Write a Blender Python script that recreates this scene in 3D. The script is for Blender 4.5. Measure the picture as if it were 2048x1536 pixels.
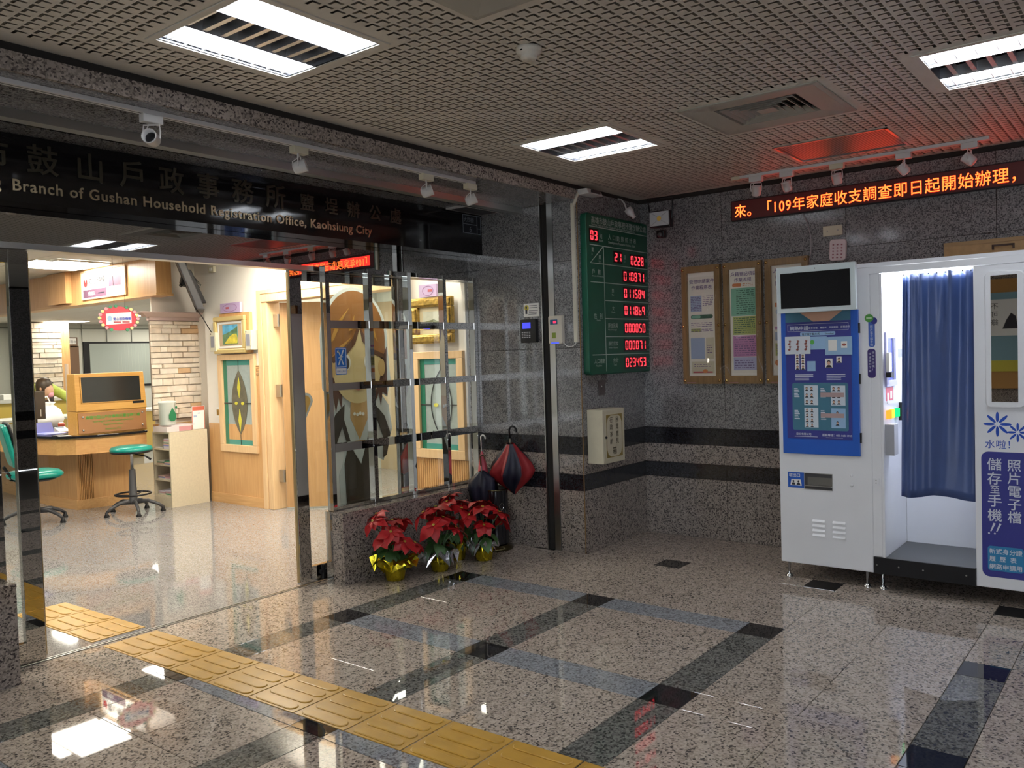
import bpy, bmesh, math, random
from mathutils import Vector, Matrix
random.seed(7)
PI = math.pi
S = bpy.context.scene
COL = S.collection
for o in list(bpy.data.objects): bpy.data.objects.remove(o)

# ---------------------------------------------------------------- camera, world, light, exposure
cam = bpy.data.cameras.new('camera'); co = bpy.data.objects.new('camera', cam); COL.objects.link(co); S.camera = co
cam.sensor_fit = 'HORIZONTAL'; cam.sensor_width = 36.0; cam.lens = 1689.9 / 2048 * 36.0
cam.clip_start = 0.05; cam.clip_end = 100
yaw, pit, rol = math.radians(38.053), math.radians(-1.952), math.radians(-1.7156)
fw = Vector((math.cos(pit)*math.cos(yaw), math.cos(pit)*math.sin(yaw), math.sin(pit)))
r0 = fw.cross(Vector((0, 0, 1))).normalized(); u0 = r0.cross(fw)
rt = r0*math.cos(rol) + u0*math.sin(rol); up = u0*math.cos(rol) - r0*math.sin(rol)
mw = Matrix((rt, up, -fw)).transposed().to_4x4(); mw.translation = Vector((-3.1441, -3.7039, 1.4509)); co.matrix_world = mw

W = bpy.data.worlds.new('world'); S.world = W; W.use_nodes = True
bg = W.node_tree.nodes['Background']; bg.inputs[0].default_value = (0.86, 0.92, 1.0, 1); bg.inputs[1].default_value = 4.2
S.view_settings.view_transform = 'Standard'; S.view_settings.look = 'None'
S.view_settings.gamma = 1; S.view_settings.exposure = 0.0; S.view_settings.use_curve_mapping = False
TUBE = 34.0
OFFICE = 30.0     # office ceiling panels
LED = 2.6

# ---------------------------------------------------------------- materials
def nodes(name):
    m = bpy.data.materials.new(name); m.use_nodes = True
    return m, m.node_tree.nodes, m.node_tree.links, m.node_tree.nodes['Principled BSDF']
_mc = {}
def P(name, c, rough=.5, metal=0, emit=0, ec=None, var=0.0, vs=30, bump=0, coat=0, spec=.5):
    """plain procedural material: base colour with optional noise variation, bump and emission"""
    if name in _mc: return _mc[name]
    m, N, L, b = nodes(name)
    b.inputs['Base Color'].default_value = (*c, 1); b.inputs['Roughness'].default_value = rough
    b.inputs['Metallic'].default_value = metal; b.inputs['Specular IOR Level'].default_value = spec
    if coat: b.inputs['Coat Weight'].default_value = coat; b.inputs['Coat Roughness'].default_value = .05
    if emit:
        b.inputs['Emission Color'].default_value = (*(ec or c), 1); b.inputs['Emission Strength'].default_value = emit
    if var or bump:
        tc = N.new('ShaderNodeTexCoord'); n = N.new('ShaderNodeTexNoise'); n.inputs['Scale'].default_value = vs; n.inputs['Detail'].default_value = 3
        L.new(tc.outputs['Object'], n.inputs['Vector'])
        if var:
            r = N.new('ShaderNodeValToRGB'); L.new(n.outputs['Fac'], r.inputs[0])
            r.color_ramp.elements[0].position = .3; r.color_ramp.elements[1].position = .7
            r.color_ramp.elements[0].color = (*[x*(1-var) for x in c], 1); r.color_ramp.elements[1].color = (*[min(1, x*(1+var)) for x in c], 1)
            L.new(r.outputs[0], b.inputs['Base Color'])
        if bump:
            q = N.new('ShaderNodeBump'); q.inputs['Strength'].default_value = bump; q.inputs['Distance'].default_value = .004
            L.new(n.outputs['Fac'], q.inputs['Height']); L.new(q.outputs[0], b.inputs['Normal'])
    _mc[name] = m; return m
def granite(name, a, bcol, dark, scale=90, rough=.12, amt=.36, spec=.5):
    m, N, L, b = nodes(name)
    g = N.new('ShaderNodeNewGeometry')
    v = N.new('ShaderNodeTexVoronoi'); v.inputs['Scale'].default_value = scale; v.feature = 'F1'
    L.new(g.outputs['Position'], v.inputs['Vector'])
    sep = N.new('ShaderNodeSeparateColor'); L.new(v.outputs['Color'], sep.inputs[0])
    r = N.new('ShaderNodeValToRGB'); cr = r.color_ramp; cr.interpolation = 'CONSTANT'
    cr.elements[0].position = 0; cr.elements[0].color = (*dark, 1)
    cr.elements[1].position = amt*.45; cr.elements[1].color = (*[x*.55 for x in a], 1)
    e = cr.elements.new(amt); e.color = (*a, 1)
    e = cr.elements.new(amt+(1-amt)*.45); e.color = (*bcol, 1)
    e = cr.elements.new(amt+(1-amt)*.8); e.color = (*[(x+y)*.5*1.12 for x, y in zip(a, bcol)], 1)
    L.new(sep.outputs[0], r.inputs[0])
    n = N.new('ShaderNodeTexNoise'); n.inputs['Scale'].default_value = scale*.16; n.inputs['Detail'].default_value = 4
    L.new(g.outputs['Position'], n.inputs['Vector'])
    mx = N.new('ShaderNodeMixRGB'); mx.blend_type = 'MULTIPLY'; mx.inputs[0].default_value = .35
    r2 = N.new('ShaderNodeValToRGB'); r2.color_ramp.elements[0].position = .35; r2.color_ramp.elements[0].color = (.6, .6, .6, 1); r2.color_ramp.elements[1].position = .6
    L.new(n.outputs['Fac'], r2.inputs[0]); L.new(r.outputs[0], mx.inputs[1]); L.new(r2.outputs[0], mx.inputs[2])
    L.new(mx.outputs[0], b.inputs['Base Color']); b.inputs['Roughness'].default_value = rough; b.inputs['Specular IOR Level'].default_value = spec
    _mc[name] = m; return m
def wood(name, a, bcol, rough=.35, sc=4, axis='Z'):
    m, N, L, b = nodes(name)
    g = N.new('ShaderNodeTexCoord'); mp = N.new('ShaderNodeMapping')
    s = {'Z': (sc*6, sc*6, sc*.4), 'Y': (sc*6, sc*.4, sc*6), 'X': (sc*.4, sc*6, sc*6)}[axis]
    mp.inputs['Scale'].default_value = s; L.new(g.outputs['Object'], mp.inputs[0])
    n = N.new('ShaderNodeTexNoise'); n.inputs['Scale'].default_value = 2; n.inputs['Detail'].default_value = 6; n.inputs['Distortion'].default_value = .6
    L.new(mp.outputs[0], n.inputs['Vector']); r = N.new('ShaderNodeValToRGB')
    r.color_ramp.elements[0].position = .3; r.color_ramp.elements[0].color = (*a, 1); r.color_ramp.elements[1].position = .7; r.color_ramp.elements[1].color = (*bcol, 1)
    L.new(n.outputs['Fac'], r.inputs[0]); L.new(r.outputs[0], b.inputs['Base Color']); b.inputs['Roughness'].default_value = rough
    _mc[name] = m; return m
def glass(name, tint=(.9, .95, .93), refl=1.0, rough=.0):
    m = bpy.data.materials.new(name); m.use_nodes = True; N = m.node_tree.nodes; L = m.node_tree.links; N.clear()
    o = N.new('ShaderNodeOutputMaterial'); t = N.new('ShaderNodeBsdfTransparent'); t.inputs[0].default_value = (*tint, 1)
    gl = N.new('ShaderNodeBsdfGlossy'); gl.inputs['Roughness'].default_value = rough; fr = N.new('ShaderNodeFresnel'); fr.inputs[0].default_value = 1.5
    ml = N.new('ShaderNodeMath'); ml.operation = 'MULTIPLY'; ml.inputs[1].default_value = refl; ge = N.new('ShaderNodeNewGeometry'); bf = N.new('ShaderNodeMath'); bf.operation = 'SUBTRACT'; bf.inputs[0].default_value = refl; L.new(ge.outputs['Backfacing'], bf.inputs[1]); bf.use_clamp = True; L.new(bf.outputs[0], ml.inputs[1]); L.new(fr.outputs[0], ml.inputs[0])
    mx = N.new('ShaderNodeMixShader'); L.new(ml.outputs[0], mx.inputs[0]); L.new(t.outputs[0], mx.inputs[1]); L.new(gl.outputs[0], mx.inputs[2]); L.new(mx.outputs[0], o.inputs[0])
    return m
def emis(name, c, s):
    m = bpy.data.materials.new(name); m.use_nodes = True; N = m.node_tree.nodes; L = m.node_tree.links; N.clear()
    o = N.new('ShaderNodeOutputMaterial'); e = N.new('ShaderNodeEmission'); e.inputs[0].default_value = (*c, 1); e.inputs[1].default_value = s; L.new(e.outputs[0], o.inputs[0])
    return m

G_FLOOR = granite('pink_grey_granite', (.40, .34, .29), (.52, .445, .385), (.085, .075, .07), 125, .025, .24)
G_DARK = granite('dark_grey_granite', (.13, .13, .12), (.20, .20, .185), (.05, .05, .05), 120, .025, .3)
G_BLUE = granite('blue_grey_granite', (.24, .255, .285), (.31, .33, .36), (.13, .135, .145), 120, .025, .25)
G_BLACK = granite('black_granite', (.016, .016, .018), (.028, .028, .03), (.006, .006, .007), 140, .025, .3)
G_INNER = granite('office_granite', (.27, .26, .255), (.34, .325, .315), (.14, .13, .13), 170, .05, .25)
G_WALL = granite('grey_wall_granite', (.185, .183, .185), (.275, .27, .27), (.08, .08, .085), 150, .10, .26)
G_PINK = granite('pink_wall_granite', (.26, .225, .20), (.36, .31, .275), (.06, .05, .05), 130, .10, .26)
G_WBLK = granite('black_wall_granite', (.018, .018, .022), (.03, .03, .036), (.008, .008, .01), 140, .12, .3)
STEEL = P('mirror_steel', (.58, .575, .56), .012, 1)
STEEL2 = P('brushed_steel', (.45, .45, .44), .28, 1)
CHROME = P('chrome', (.8, .8, .8), .12, 1)
SIGNBLK = P('polished_black', (.008, .008, .009), .07, 0)
GOLDTXT = P('gold_letter', (.50, .42, .27), .3, .8)
DARKTXT = P('dark_bronze_letter', (.085, .078, .055), .3, .5)
BLACK = P('black_plastic', (.012, .012, .014), .4, spec=.3)
DKGREY = P('dark_grey_plastic', (.05, .05, .055), .4)
WHITE = P('white_enamel', (.78, .80, .84), .28, var=.02, vs=4)
PAPER = P('white_paper', (.82, .81, .78), .6)
CREAM = P('cream_paint', (.62, .58, .47), .45, var=.03)
CEIL = P('cream_ceiling_metal', (.64, .60, .525), .5, var=.04, vs=3)
CEILBK = P('ceiling_plenum', (.30, .28, .24), .8)
TRACK = P('track_white', (.62, .61, .60), .4)
BEIGE = P('beige_plastic', (.60, .56, .42), .45)
TUBEM = emis('tube_light', (.93, .96, 1.0), TUBE)
PANELM = emis('office_panel_light', (1.0, .93, .80), OFFICE)
WHITEWALL = P('white_wall_paint', (.80, .76, .69), .6, var=.02, vs=2)
GREENWALL = P('pale_office_wall', (.55, .56, .50), .6, var=.02, vs=2)
WOOD = wood('light_orange_wood', (.58, .31, .12), (.68, .40, .17))
WOODY = wood('light_orange_wood_across', (.60, .33, .13), (.70, .42, .18), axis='Y')
WOODLT = wood('pale_frame_wood', (.70, .46, .24), (.78, .54, .30))
WOODDK = wood('kiosk_wood', (.62, .32, .07), (.70, .38, .10), axis='X')
OAK = wood('notice_frame_oak', (.20, .12, .05), (.28, .17, .07))
BRASS = P('brass', (.55, .40, .14), .25, 1)
YELLOW = P('tactile_yellow', (.50, .285, .045), .28, var=.13, vs=9)
GOLDF = P('gold_leaf_frame', (.72, .52, .16), .35, .5, var=.2, vs=25, bump=.4)
GLASS = glass('clear_glass', (.975, .99, .98)); GLASSF = glass('poster_film', (.95, .95, .93), 1.3, .03)
GREENB = P('green_board', (.004, .085, .048), .35, var=.04)
TEAL = P('teal_vinyl', (.005, .27, .22), .3)
NAVY = P('navy_print', (.035, .04, .24), .35)
BLUEP = P('blue_door_paint', (.015, .10, .48), .3)

# ---------------------------------------------------------------- mesh helpers
class G:
    def __init__(s): s.v = []; s.f = []; s.m = []; s.cur = 0; s.mats = []
    def mat(s, m):
        if m not in s.mats: s.mats.append(m)
        s.cur = s.mats.index(m); return s
    def add(s, vs, fs):
        n = len(s.v); s.v += [tuple(v) for v in vs]
        for f in fs: s.f.append([n+i for i in f]); s.m.append(s.cur)
        return s
    def box(s, x0, x1, y0, y1, z0, z1):
        return s.hexa([(x0, y0, z0), (x1, y0, z0), (x1, y1, z0), (x0, y1, z0), (x0, y0, z1), (x1, y0, z1), (x1, y1, z1), (x0, y1, z1)])
    def hexa(s, p): return s.add(p, [(0, 3, 2, 1), (4, 5, 6, 7), (0, 1, 5, 4), (1, 2, 6, 5), (2, 3, 7, 6), (3, 0, 4, 7)])
    def quad(s, *p): return s.add(p, [(0, 1, 2, 3)])
    def prism(s, lo, hi):
        n = len(lo); return s.add(list(lo)+list(hi), [tuple(range(n-1, -1, -1)), tuple(range(n, 2*n))] + [(i, (i+1) % n, n+(i+1) % n, n+i) for i in range(n)])
    def zprism(s, pts, z0, z1): return s.prism([(x, y, z0) for x, y in pts], [(x, y, z1) for x, y in pts])
    def rings(s, rings, cap=True, close=True):
        n = len(rings[0]); vs = [p for r in rings for p in r]; fs = []
        for k in range(len(rings)-1):
            for i in range(n if close else n-1):
                j = (i+1) % n; fs.append((k*n+i, k*n+j, (k+1)*n+j, (k+1)*n+i))
        if cap: fs += [tuple(range(n-1, -1, -1)), tuple((len(rings)-1)*n+i for i in range(n))]
        return s.add(vs, fs)
    def tube(s, pts, r, n=8, cap=True):
        pts = [Vector(p) for p in pts]; rs = r if isinstance(r, (list, tuple)) else [r]*len(pts); R = []
        pv = None
        for i, p in enumerate(pts):
            t = (pts[min(i+1, len(pts)-1)]-pts[max(i-1, 0)]).normalized()
            a = pv if pv is not None else (Vector((0, 0, 1)) if abs(t.z) < .9 else Vector((1, 0, 0)))
            a = (a - t*a.dot(t)).normalized(); pv = a; b = t.cross(a)
            R.append([tuple(p + (a*math.cos(k*2*PI/n)+b*math.sin(k*2*PI/n))*rs[i]) for k in range(n)])
        return s.rings(R, cap)
    def lathe(s, c, prof, n=24, ax=(0, 0, 1), fl=None):
        ax = Vector(ax).normalized(); a = ax.orthogonal().normalized(); b = ax.cross(a); c = Vector(c); R = []
        for k, (r, h) in enumerate(prof):
            R.append([tuple(c + ax*h + (a*math.cos(i*2*PI/n)+b*math.sin(i*2*PI/n))*r*(fl(i, k) if fl else 1)) for i in range(n)])
        return s.rings(R, True)
    def make(s, name, mat=None, par=None, loc=None, smooth=False, bevel=0, **kw):
        off = Vector(loc) if loc is not None else (par.matrix_world.translation.copy() if par is not None and par.get('_w') is None else Vector((0, 0, 0)))
        me = bpy.data.meshes.new(name)
        wl = Vector(LOC.get(par.name, (0, 0, 0))) if par is not None else Vector((0, 0, 0))
        o_w = Vector(loc) if loc is not None else wl
        me.from_pydata([(v[0]-o_w.x, v[1]-o_w.y, v[2]-o_w.z) for v in s.v], [], s.f)
        for mm in (s.mats or [mat]): me.materials.append(mm)
        if s.mats: me.polygons.foreach_set('material_index', s.m)
        if smooth: me.polygons.foreach_set('use_smooth', [True]*len(me.polygons))
        me.update()
        o = bpy.data.objects.new(name, me); COL.objects.link(o)
        if par is not None: o.parent = par
        o.location = o_w - wl; LOC[o.name] = tuple(o_w)
        if bevel:
            b = o.modifiers.new('bevel', 'BEVEL'); b.width = bevel; b.segments = 2; b.limit_method = 'ANGLE'
        for k, v in kw.items(): o[k] = v
        return o
LOC = {}
def tag(o, label=None, cat=None, group=None, kind=None):
    if label: o['label'] = label
    if cat: o['category'] = cat
    if group: o['group'] = group
    if kind: o['kind'] = kind
    return o
def thing(name, label, cat, loc=(0, 0, 0), group=None, par=None):
    o = bpy.data.objects.new(name, None); COL.objects.link(o); o.empty_display_size = .1
    o.location = loc; LOC[o.name] = tuple(loc); return tag(o, label, cat, group)
def struct(name, loc=(0, 0, 0)):
    o = bpy.data.objects.new(name, None); COL.objects.link(o); o.location = loc; LOC[o.name] = tuple(loc); o['kind'] = 'structure'; return o
def clone(o, off, label=None, par=None):
    """copy of a thing (or part) with copies of its parts and sub-parts, moved by off"""
    c = o.copy(); COL.objects.link(c)
    if par is not None: c.parent = par
    else:
        c.location = o.location + Vector(off)
        if label: c['label'] = label
    LOC[c.name] = tuple(Vector(LOC[o.name]) + Vector(off))
    for ch in KIDS(o): clone(ch, off, None, c)
    return c
def KIDS(o): return [c for c in bpy.data.objects if c.parent == o]

class F:
    """a flat face to lay parts on: origin o, right-hand direction u, up v, outward n"""
    def __init__(s, o, u, v): s.o = Vector(o); s.u = Vector(u).normalized(); s.v = Vector(v).normalized(); s.n = s.u.cross(s.v)
    def p(s, a, b, d=0): return tuple(s.o + s.u*a + s.v*b + s.n*d)
    def box(s, g, a0, b0, a1, b1, d0, d1):
        return g.hexa([s.p(a0, b0, d0), s.p(a1, b0, d0), s.p(a1, b1, d0), s.p(a0, b1, d0), s.p(a0, b0, d1), s.p(a1, b0, d1), s.p(a1, b1, d1), s.p(a0, b1, d1)])
    def poly(s, g, pts, d0, d1): return g.prism([s.p(a, b, d0) for a, b in pts], [s.p(a, b, d1) for a, b in pts])
    def ell(s, g, a, b, ra, rb, d0, d1, n=24): return s.poly(g, [(a+ra*math.cos(i*2*PI/n), b+rb*math.sin(i*2*PI/n)) for i in range(n)], d0, d1)
    def rrect(s, g, a0, b0, a1, b1, r, d0, d1, n=5):
        pts = []
        for cx, cy, t in ((a1-r, b1-r, 0), (a0+r, b1-r, 1), (a0+r, b0+r, 2), (a1-r, b0+r, 3)):
            for k in range(n+1): q = (t + k/n)*PI/2; pts.append((cx+r*math.cos(q), cy+r*math.sin(q)))
        return s.poly(g, pts, d0, d1)
    def frame(s, g, a0, b0, a1, b1, w, d0, d1):
        s.box(g, a0, b0, a1, b0+w, d0, d1); s.box(g, a0, b1-w, a1, b1, d0, d1); s.box(g, a0, b0+w, a0+w, b1-w, d0, d1); s.box(g, a1-w, b0+w, a1, b1-w, d0, d1); return g
TEXTS = []
def text(fr, body, a, b, size, mat, par, name='lettering', al='LEFT', sx=1.0, bold=0.0, d=.0015, ext=0.0, ls=None, cs=1.0):
    c = bpy.data.curves.new(name, 'FONT'); c.body = body; c.size = size; c.align_x = al; c.align_y = 'BOTTOM_BASELINE'; c.space_character = cs
    cjk = any(ord(q) > 0x2e80 for q in body); c.offset = 0 if cjk else bold*size; c.extrude = ext; c.resolution_u = 3; c.materials.append(mat)
    if ls: c.space_line = ls
    o = bpy.data.objects.new(name, c); COL.objects.link(o)
    m = Matrix((fr.u*sx, fr.v, fr.n)).transposed().to_4x4(); w = Vector(fr.p(a, b, d))
    m.translation = w - Vector(LOC.get(par.name, (0, 0, 0))) if par is not None else w
    if par is not None: o.parent = par
    o.matrix_local = m; TEXTS.append((o, bold*size*.75 if cjk else 0)); LOC[o.name] = tuple(w); return o
X1, YS, XB, CZ = 1.93, -.365, 2.84, 2.65
FX = lambda x: F((x, 0, 0), (0, -1, 0), (0, 0, 1))     # face looking towards -X: a = -y, b = z
FY = lambda y: F((0, y, 0), (1, 0, 0), (0, 0, 1))      # face looking towards -Y: a = x, b = z

# ---------------------------------------------------------------- floor
floor = struct('floor')
G().box(-7, 3.1, -8, .72, -.2, -.012).make('floor_bed', P('mortar', (.10, .09, .08), .8), floor)
H = .0945; PY = 1.0152; J = .0012
def slab(x0, x1, y0, y1, mat, name='granite_slab', z=0.0):
    key = (round(x1-x0, 3), round(y1-y0, 3), mat.name)
    if key not in SL:
        g = G(); w, h = (x1-x0)/2-J, (y1-y0)/2-J; c = .0012
        g.rings([[(-w, -h, -.012), (w, -h, -.012), (w, h, -.012), (-w, h, -.012)], [(-w, -h, -c), (w, -h, -c), (w, h, -c), (-w, h, -c)], [(-w+c, -h+c, 0), (w-c, -h+c, 0), (w-c, h-c, 0), (-w+c, h-c, 0)]])
        me = bpy.data.meshes.new(name); me.from_pydata(g.v, [], g.f); me.materials.append(mat); SL[key] = me
    o = bpy.data.objects.new(name, SL[key]); COL.objects.link(o); o.parent = floor; o.location = ((x0+x1)/2, (y0+y1)/2, z); return o
SL = {}
XE = 2.84
for i in range(-3, 3):
    for j in range(-1, 5):
        cx, cy = i, -j*PY
        big = (cx+H, cx+1-H, cy-PY+H, cy-H)         # field to the +x,-y side of node
        for a in (0, 1):
            for b in (0, 1):
                x0 = big[0] + a*(big[1]-big[0])/2; x1 = x0 + (big[1]-big[0])/2; y0 = big[2] + b*(big[3]-big[2])/2; y1 = y0+(big[3]-big[2])/2
                if x0 >= XE: continue
                x1 = min(x1, XE)
                if j == -1: continue
                slab(x0, x1, y0, y1, G_FLOOR)
        if j >= 0:
            slab(cx-H, min(cx+H, XE), cy-H, cy+H, G_BLACK, 'black_square')
            if i <= 0: slab(cx+H, cx+1-H, cy-H, cy+H, G_DARK, 'dark_strip')
            elif cx+H < XE: slab(cx+H, min(cx+1-H, XE), cy-H, cy+H, G_FLOOR)
            blue = i <= 1 and j <= 1 and not (i == 1 and j > 1)
            slab(cx-H, min(cx+H, XE), cy-PY+H, cy-H, G_BLUE if blue else G_FLOOR, 'blue_strip' if blue else 'granite_slab')
for i in range(-6, 5):
    slab(i*.5-.02, i*.5+.48, H, .505, G_FLOOR); slab(i*.5-.02, i*.5+.48, .505, .72, G_FLOOR)
of = struct('floor')
of['label'] = 'polished grey granite office floor behind the sliding doors'
G().box(-6, 9, .75, 16, -.2, -.01).make('floor_bed', P('mortar', (.1, .09, .08)), of)
gi = G()
gi.mat(G_INNER)
for i in range(-8, 11):
    for j in range(0, 18):
        x0 = i*.8; y0 = .76+j*.8; gi.box(x0+.0006, x0+.7994, y0+.0006, y0+.7994, -.01, 0)
gi.make('floor_tiles', None, of, kind='stuff')
tr = struct('trim_1'); G().mat(STEEL2).box(-1.62, .45, .718, .728, -.01, .004).box(-1.62, .45, .74, .75, -.01, .004).mat(BLACK).box(-1.62, .45, .728, .74, -.01, -.002).make('door_rail', None, tr)

# tactile paving: one thing, tiles are parts
tac = thing('tactile_path', 'yellow tactile guiding path of ribbed tiles running through the sliding door', 'tactile paving', (-.85, -.8, 0))
tm = None
g = G(); s_, t_ = .149, .003
g.rings([[(-s_, -s_, 0), (s_, -s_, 0), (s_, s_, 0), (-s_, s_, 0)], [(-s_, -s_, t_-.001), (s_, -s_, t_-.001), (s_, s_, t_-.001), (-s_, s_, t_-.001)], [(-s_+.001, -s_+.001, t_), (s_-.001, -s_+.001, t_), (s_-.001, s_-.001, t_), (-s_+.001, s_-.001, t_)]])
for k in range(4):
    cx = -.112 + k*.0747; w, l = .026, .128
    def oval(w, l, z):
        return [(cx+w*math.cos(q), (l-w)*(1 if math.sin(q) > -1e-6 and i < 9 else -1)+w*math.sin(q), z) for i, q in enumerate([PI*t/8 for t in range(9)] + [PI+PI*t/8 for t in range(9)])]
    g.rings([oval(w, l, t_-.001), oval(w, l, t_+.0022), oval(w-.004, l-.004, t_+.0045)])
tme = bpy.data.meshes.new('tactile_tile'); tme.from_pydata(g.v, [], g.f); tme.materials.append(YELLOW)
for k in range(-11, 9):
    if k == 5: continue
    yc = -.835 + .1525 + k*.3052 + (0 if k < 5 else -.20)
    xc = -.862 - (yc+1)*.0265
    o = bpy.data.objects.new('tactile_tile', tme); COL.objects.link(o); o.parent = tac
    o.location = Vector((xc, yc, 0)) - Vector(LOC[tac.name]); o.rotation_euler.z = .0265

# ---------------------------------------------------------------- stone walls
RZ = [0, .455, .572, .718, .847, 1.49, 2.12, 2.62]
RM = [G_PINK, G_WBLK, G_PINK, G_WBLK, G_WALL, G_WALL, G_WALL]
def cladding(par, fr, a0, a1, joints, rz=RZ, rm=RM, th=.02):
    js = [a0] + [j for j in joints if a0+.02 < j < a1-.02] + [a1]
    for z0, z1, m in zip(rz[:-1], rz[1:], rm):
        for p, q in zip(js[:-1], js[1:]):
            g = G(); e = .0012; c = .001
            g.rings([[fr.p(p+e, z0+e, -th), fr.p(q-e, z0+e, -th), fr.p(q-e, z1-e, -th), fr.p(p+e, z1-e, -th)],
                     [fr.p(p+e, z0+e, -c), fr.p(q-e, z0+e, -c), fr.p(q-e, z1-e, -c), fr.p(p+e, z1-e, -c)],
                     [fr.p(p+e+c, z0+e+c, 0), fr.p(q-e-c, z0+e+c, 0), fr.p(q-e-c, z1-e-c, 0), fr.p(p+e+c, z1-e-c, 0)]])
            g.make('stone_panel', m, par)
DARKGAP = P('dark_gap', (.02, .018, .016), .9)
wb = struct('wall_back')
G().box(XB+.02, 3.05, -8, .3, 0, 2.9).make('wall_core', DARKGAP, wb)
cladding(wb, FX(XB), .345, 8, [1.05+.9*k for k in range(9)])
G().box(XB-.012, XB+.02, -8, -.345, 2.62, 2.65).make('shadow_gap', DARKGAP, wb)
wr = struct('wall_right')
G().box(X1+.02, 3.0, YS+.02, .72, 0, 2.9).make('wall_core', DARKGAP, wr)
cladding(wr, FY(YS), X1, XB, [])
cladding(wr, FX(X1), .15, -YS, [])
cladding(wr, FX(X1), -.70, .035, [], RZ[:-1]+[2.545])
G().mat(DARKGAP).box(X1+.012, X1+.03, -.10, -.035, 0, 2.545).mat(STEEL2).box(X1-.006, X1+.02, -.15, -.10, 0, 2.545).box(X1-.008, X1+.02, -.041, -.033, 0, 2.545).make('shutter_track', None, wr)
G().mat(P('rust_sealant', (.20, .11, .03), .8)).box(X1-.001, X1+.004, YS-.001, YS+.004, 0, 2.6).make('corner_joint', None, wr)
# low granite walls under the window grilles
for nm, x0, x1 in (('wall_low_right', .411, X1), ('wall_low_left', -6, -1.53)):
    w = struct(nm)
    G().mat(DARKGAP).box(max(x0+.02, .47) if x0 > 0 else x0+.02, x1 if x0 > 0 else -1.59, .51, .70, 0, .44).make('wall_core', None, w)
    fr = FY(.49); xs = [x0] + [x for x in (-4.6, -3.1) if x0 < x < x1] + [x1]
    for p, q in zip(xs[:-1], xs[1:]): G().box(p+.0012, q-.0012, .49, .51, 0, .449).make('stone_panel', G_PINK, w)
    G().box(x0 if x0 > 0 else x1-.02, x0+.02 if x0 > 0 else x1, .5115, .596, 0, .449).make('stone_panel', G_PINK, w)
    G().box(x0-.004, x1, .484, .596, .4505, .47).make('coping_slab', G_PINK, w, bevel=.003)
# fascia + soffit above the entrance
tf = struct('trim_2')
for k in range(10):
    a = X1-.9*(k+1); b = X1-.9*k
    G().box(a+.001, b-.001, YS, YS+.02, 2.545, 2.617).make('stone_panel', G_PINK, tf)
    G().box(a+.001, b-.001, YS+.021, .13, 2.546, 2.566).make('stone_panel', G_WALL, tf)
    G().box(a+.001, b-.001, .30, .69, 2.546, 2.566).make('stone_panel', G_WALL, tf)
G().mat(DARKGAP).box(-7.1, X1, YS+.022, .72, 2.567, 2.9).box(-7.1, XB, YS+.012, YS+.03, 2.6, 2.66).make('shadow_gap', None, tf)
G().mat(P('shutter_bar_steel', (.60, .60, .58), .38, 1)).box(-7, X1, .12, .185, 2.505, 2.56).mat(BLACK).box(-7, X1, .19, .28, 2.548, 2.56).mat(STEEL).box(-7, X1, .28, .297, 2.53, 2.56).make('shutter_slot', None, tf)
G().mat(TRACK).box(1.50, 1.90, .30, .50, 2.535, 2.546).mat(DKGREY).box(1.53, 1.87, .33, .47, 2.530, 2.536).make('access_hatch', None, tf)
# polished steel transom above the doors (mirror)
tm2 = struct('trim_3')
G().box(-6, X1-.001, .68, .705, 2.065, 2.5).make('transom_panel', STEEL, tm2)
G().box(-6, X1-.001, .675, .75, 2.035, 2.064).make('head_rail', STEEL2, tm2)
# rest of the lobby behind the camera
wn = struct('wall_front'); G().box(-7, 3.05, -8.2, -8.0, 0, 2.9).make('wall_core', DARKGAP, wn); cladding(wn, F((0, -7.98, 0), (-1, 0, 0), (0, 0, 1)), -XB, 7, [-1.9, -.7, .5, 1.7, 2.9, 4.1, 5.3])
wl = struct('wall_left'); G().mat(G_PINK).box(-7.2, -7, -3.9, .9, 0, 2.9).box(-7.2, -7, -8.2, -3.9, 2.45, 2.9).make('wall_panel', None, wl)

# ---------------------------------------------------------------- lobby ceiling: slotted metal panels
ce = struct('ceiling')
FIX = [(-1.45, -.865, -1.33, -.765), (.745, 1.31, -1.345, -.765), (.755, 1.355, -3.49, -2.87), (-1.45, -.865, -3.49, -2.90)]
VENT = [(.77, 1.39, -2.44, -1.745), (-1.42, -.80, -2.44, -1.755)]
RED = (1.88, 2.40, -2.46, -1.81)
holes = [(a-.03, b+.03, c-.03, d+.03) for a, b, c, d in FIX] + VENT + [RED]
g = G().mat(CEIL); p = .0535; sw = .0125; x = -3.8
nx0 = 0
while x < XB-.08:
    y = -5.2
    while y < YS-.075:
        if not any(h[0]-.03 < x+p/2 < h[1]+.03 and h[2]-.03 < y+p/2 < h[3]+.03 for h in holes):
            # L-shaped slot on the low-x / low-y edges of each cell
            g.quad((x+sw, y+sw, CZ), (x+sw, y+p, CZ), (x+p, y+p, CZ), (x+p, y+sw, CZ))
            g.quad((x+.76*p, y, CZ), (x+.76*p, y+sw, CZ), (x+p, y+sw, CZ), (x+p, y, CZ))
            g.quad((x, y+.76*p, CZ), (x, y+p, CZ), (x+sw, y+p, CZ), (x+sw, y+.76*p, CZ))
        y += p
    x += p
ye, xe = y, x
g.make('slotted_panel', None, ce, kind='stuff')
g = G().mat(CEIL)
def cov(x0, x1, y0, y1): g.box(x0, x1, y0, y1, CZ, CZ+.004)
cov(-7, XB, ye, YS+.012); cov(xe, XB, -5.2, ye); cov(-7, -3.8, -8, ye); cov(-3.8, XB, -8, -5.2)
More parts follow.
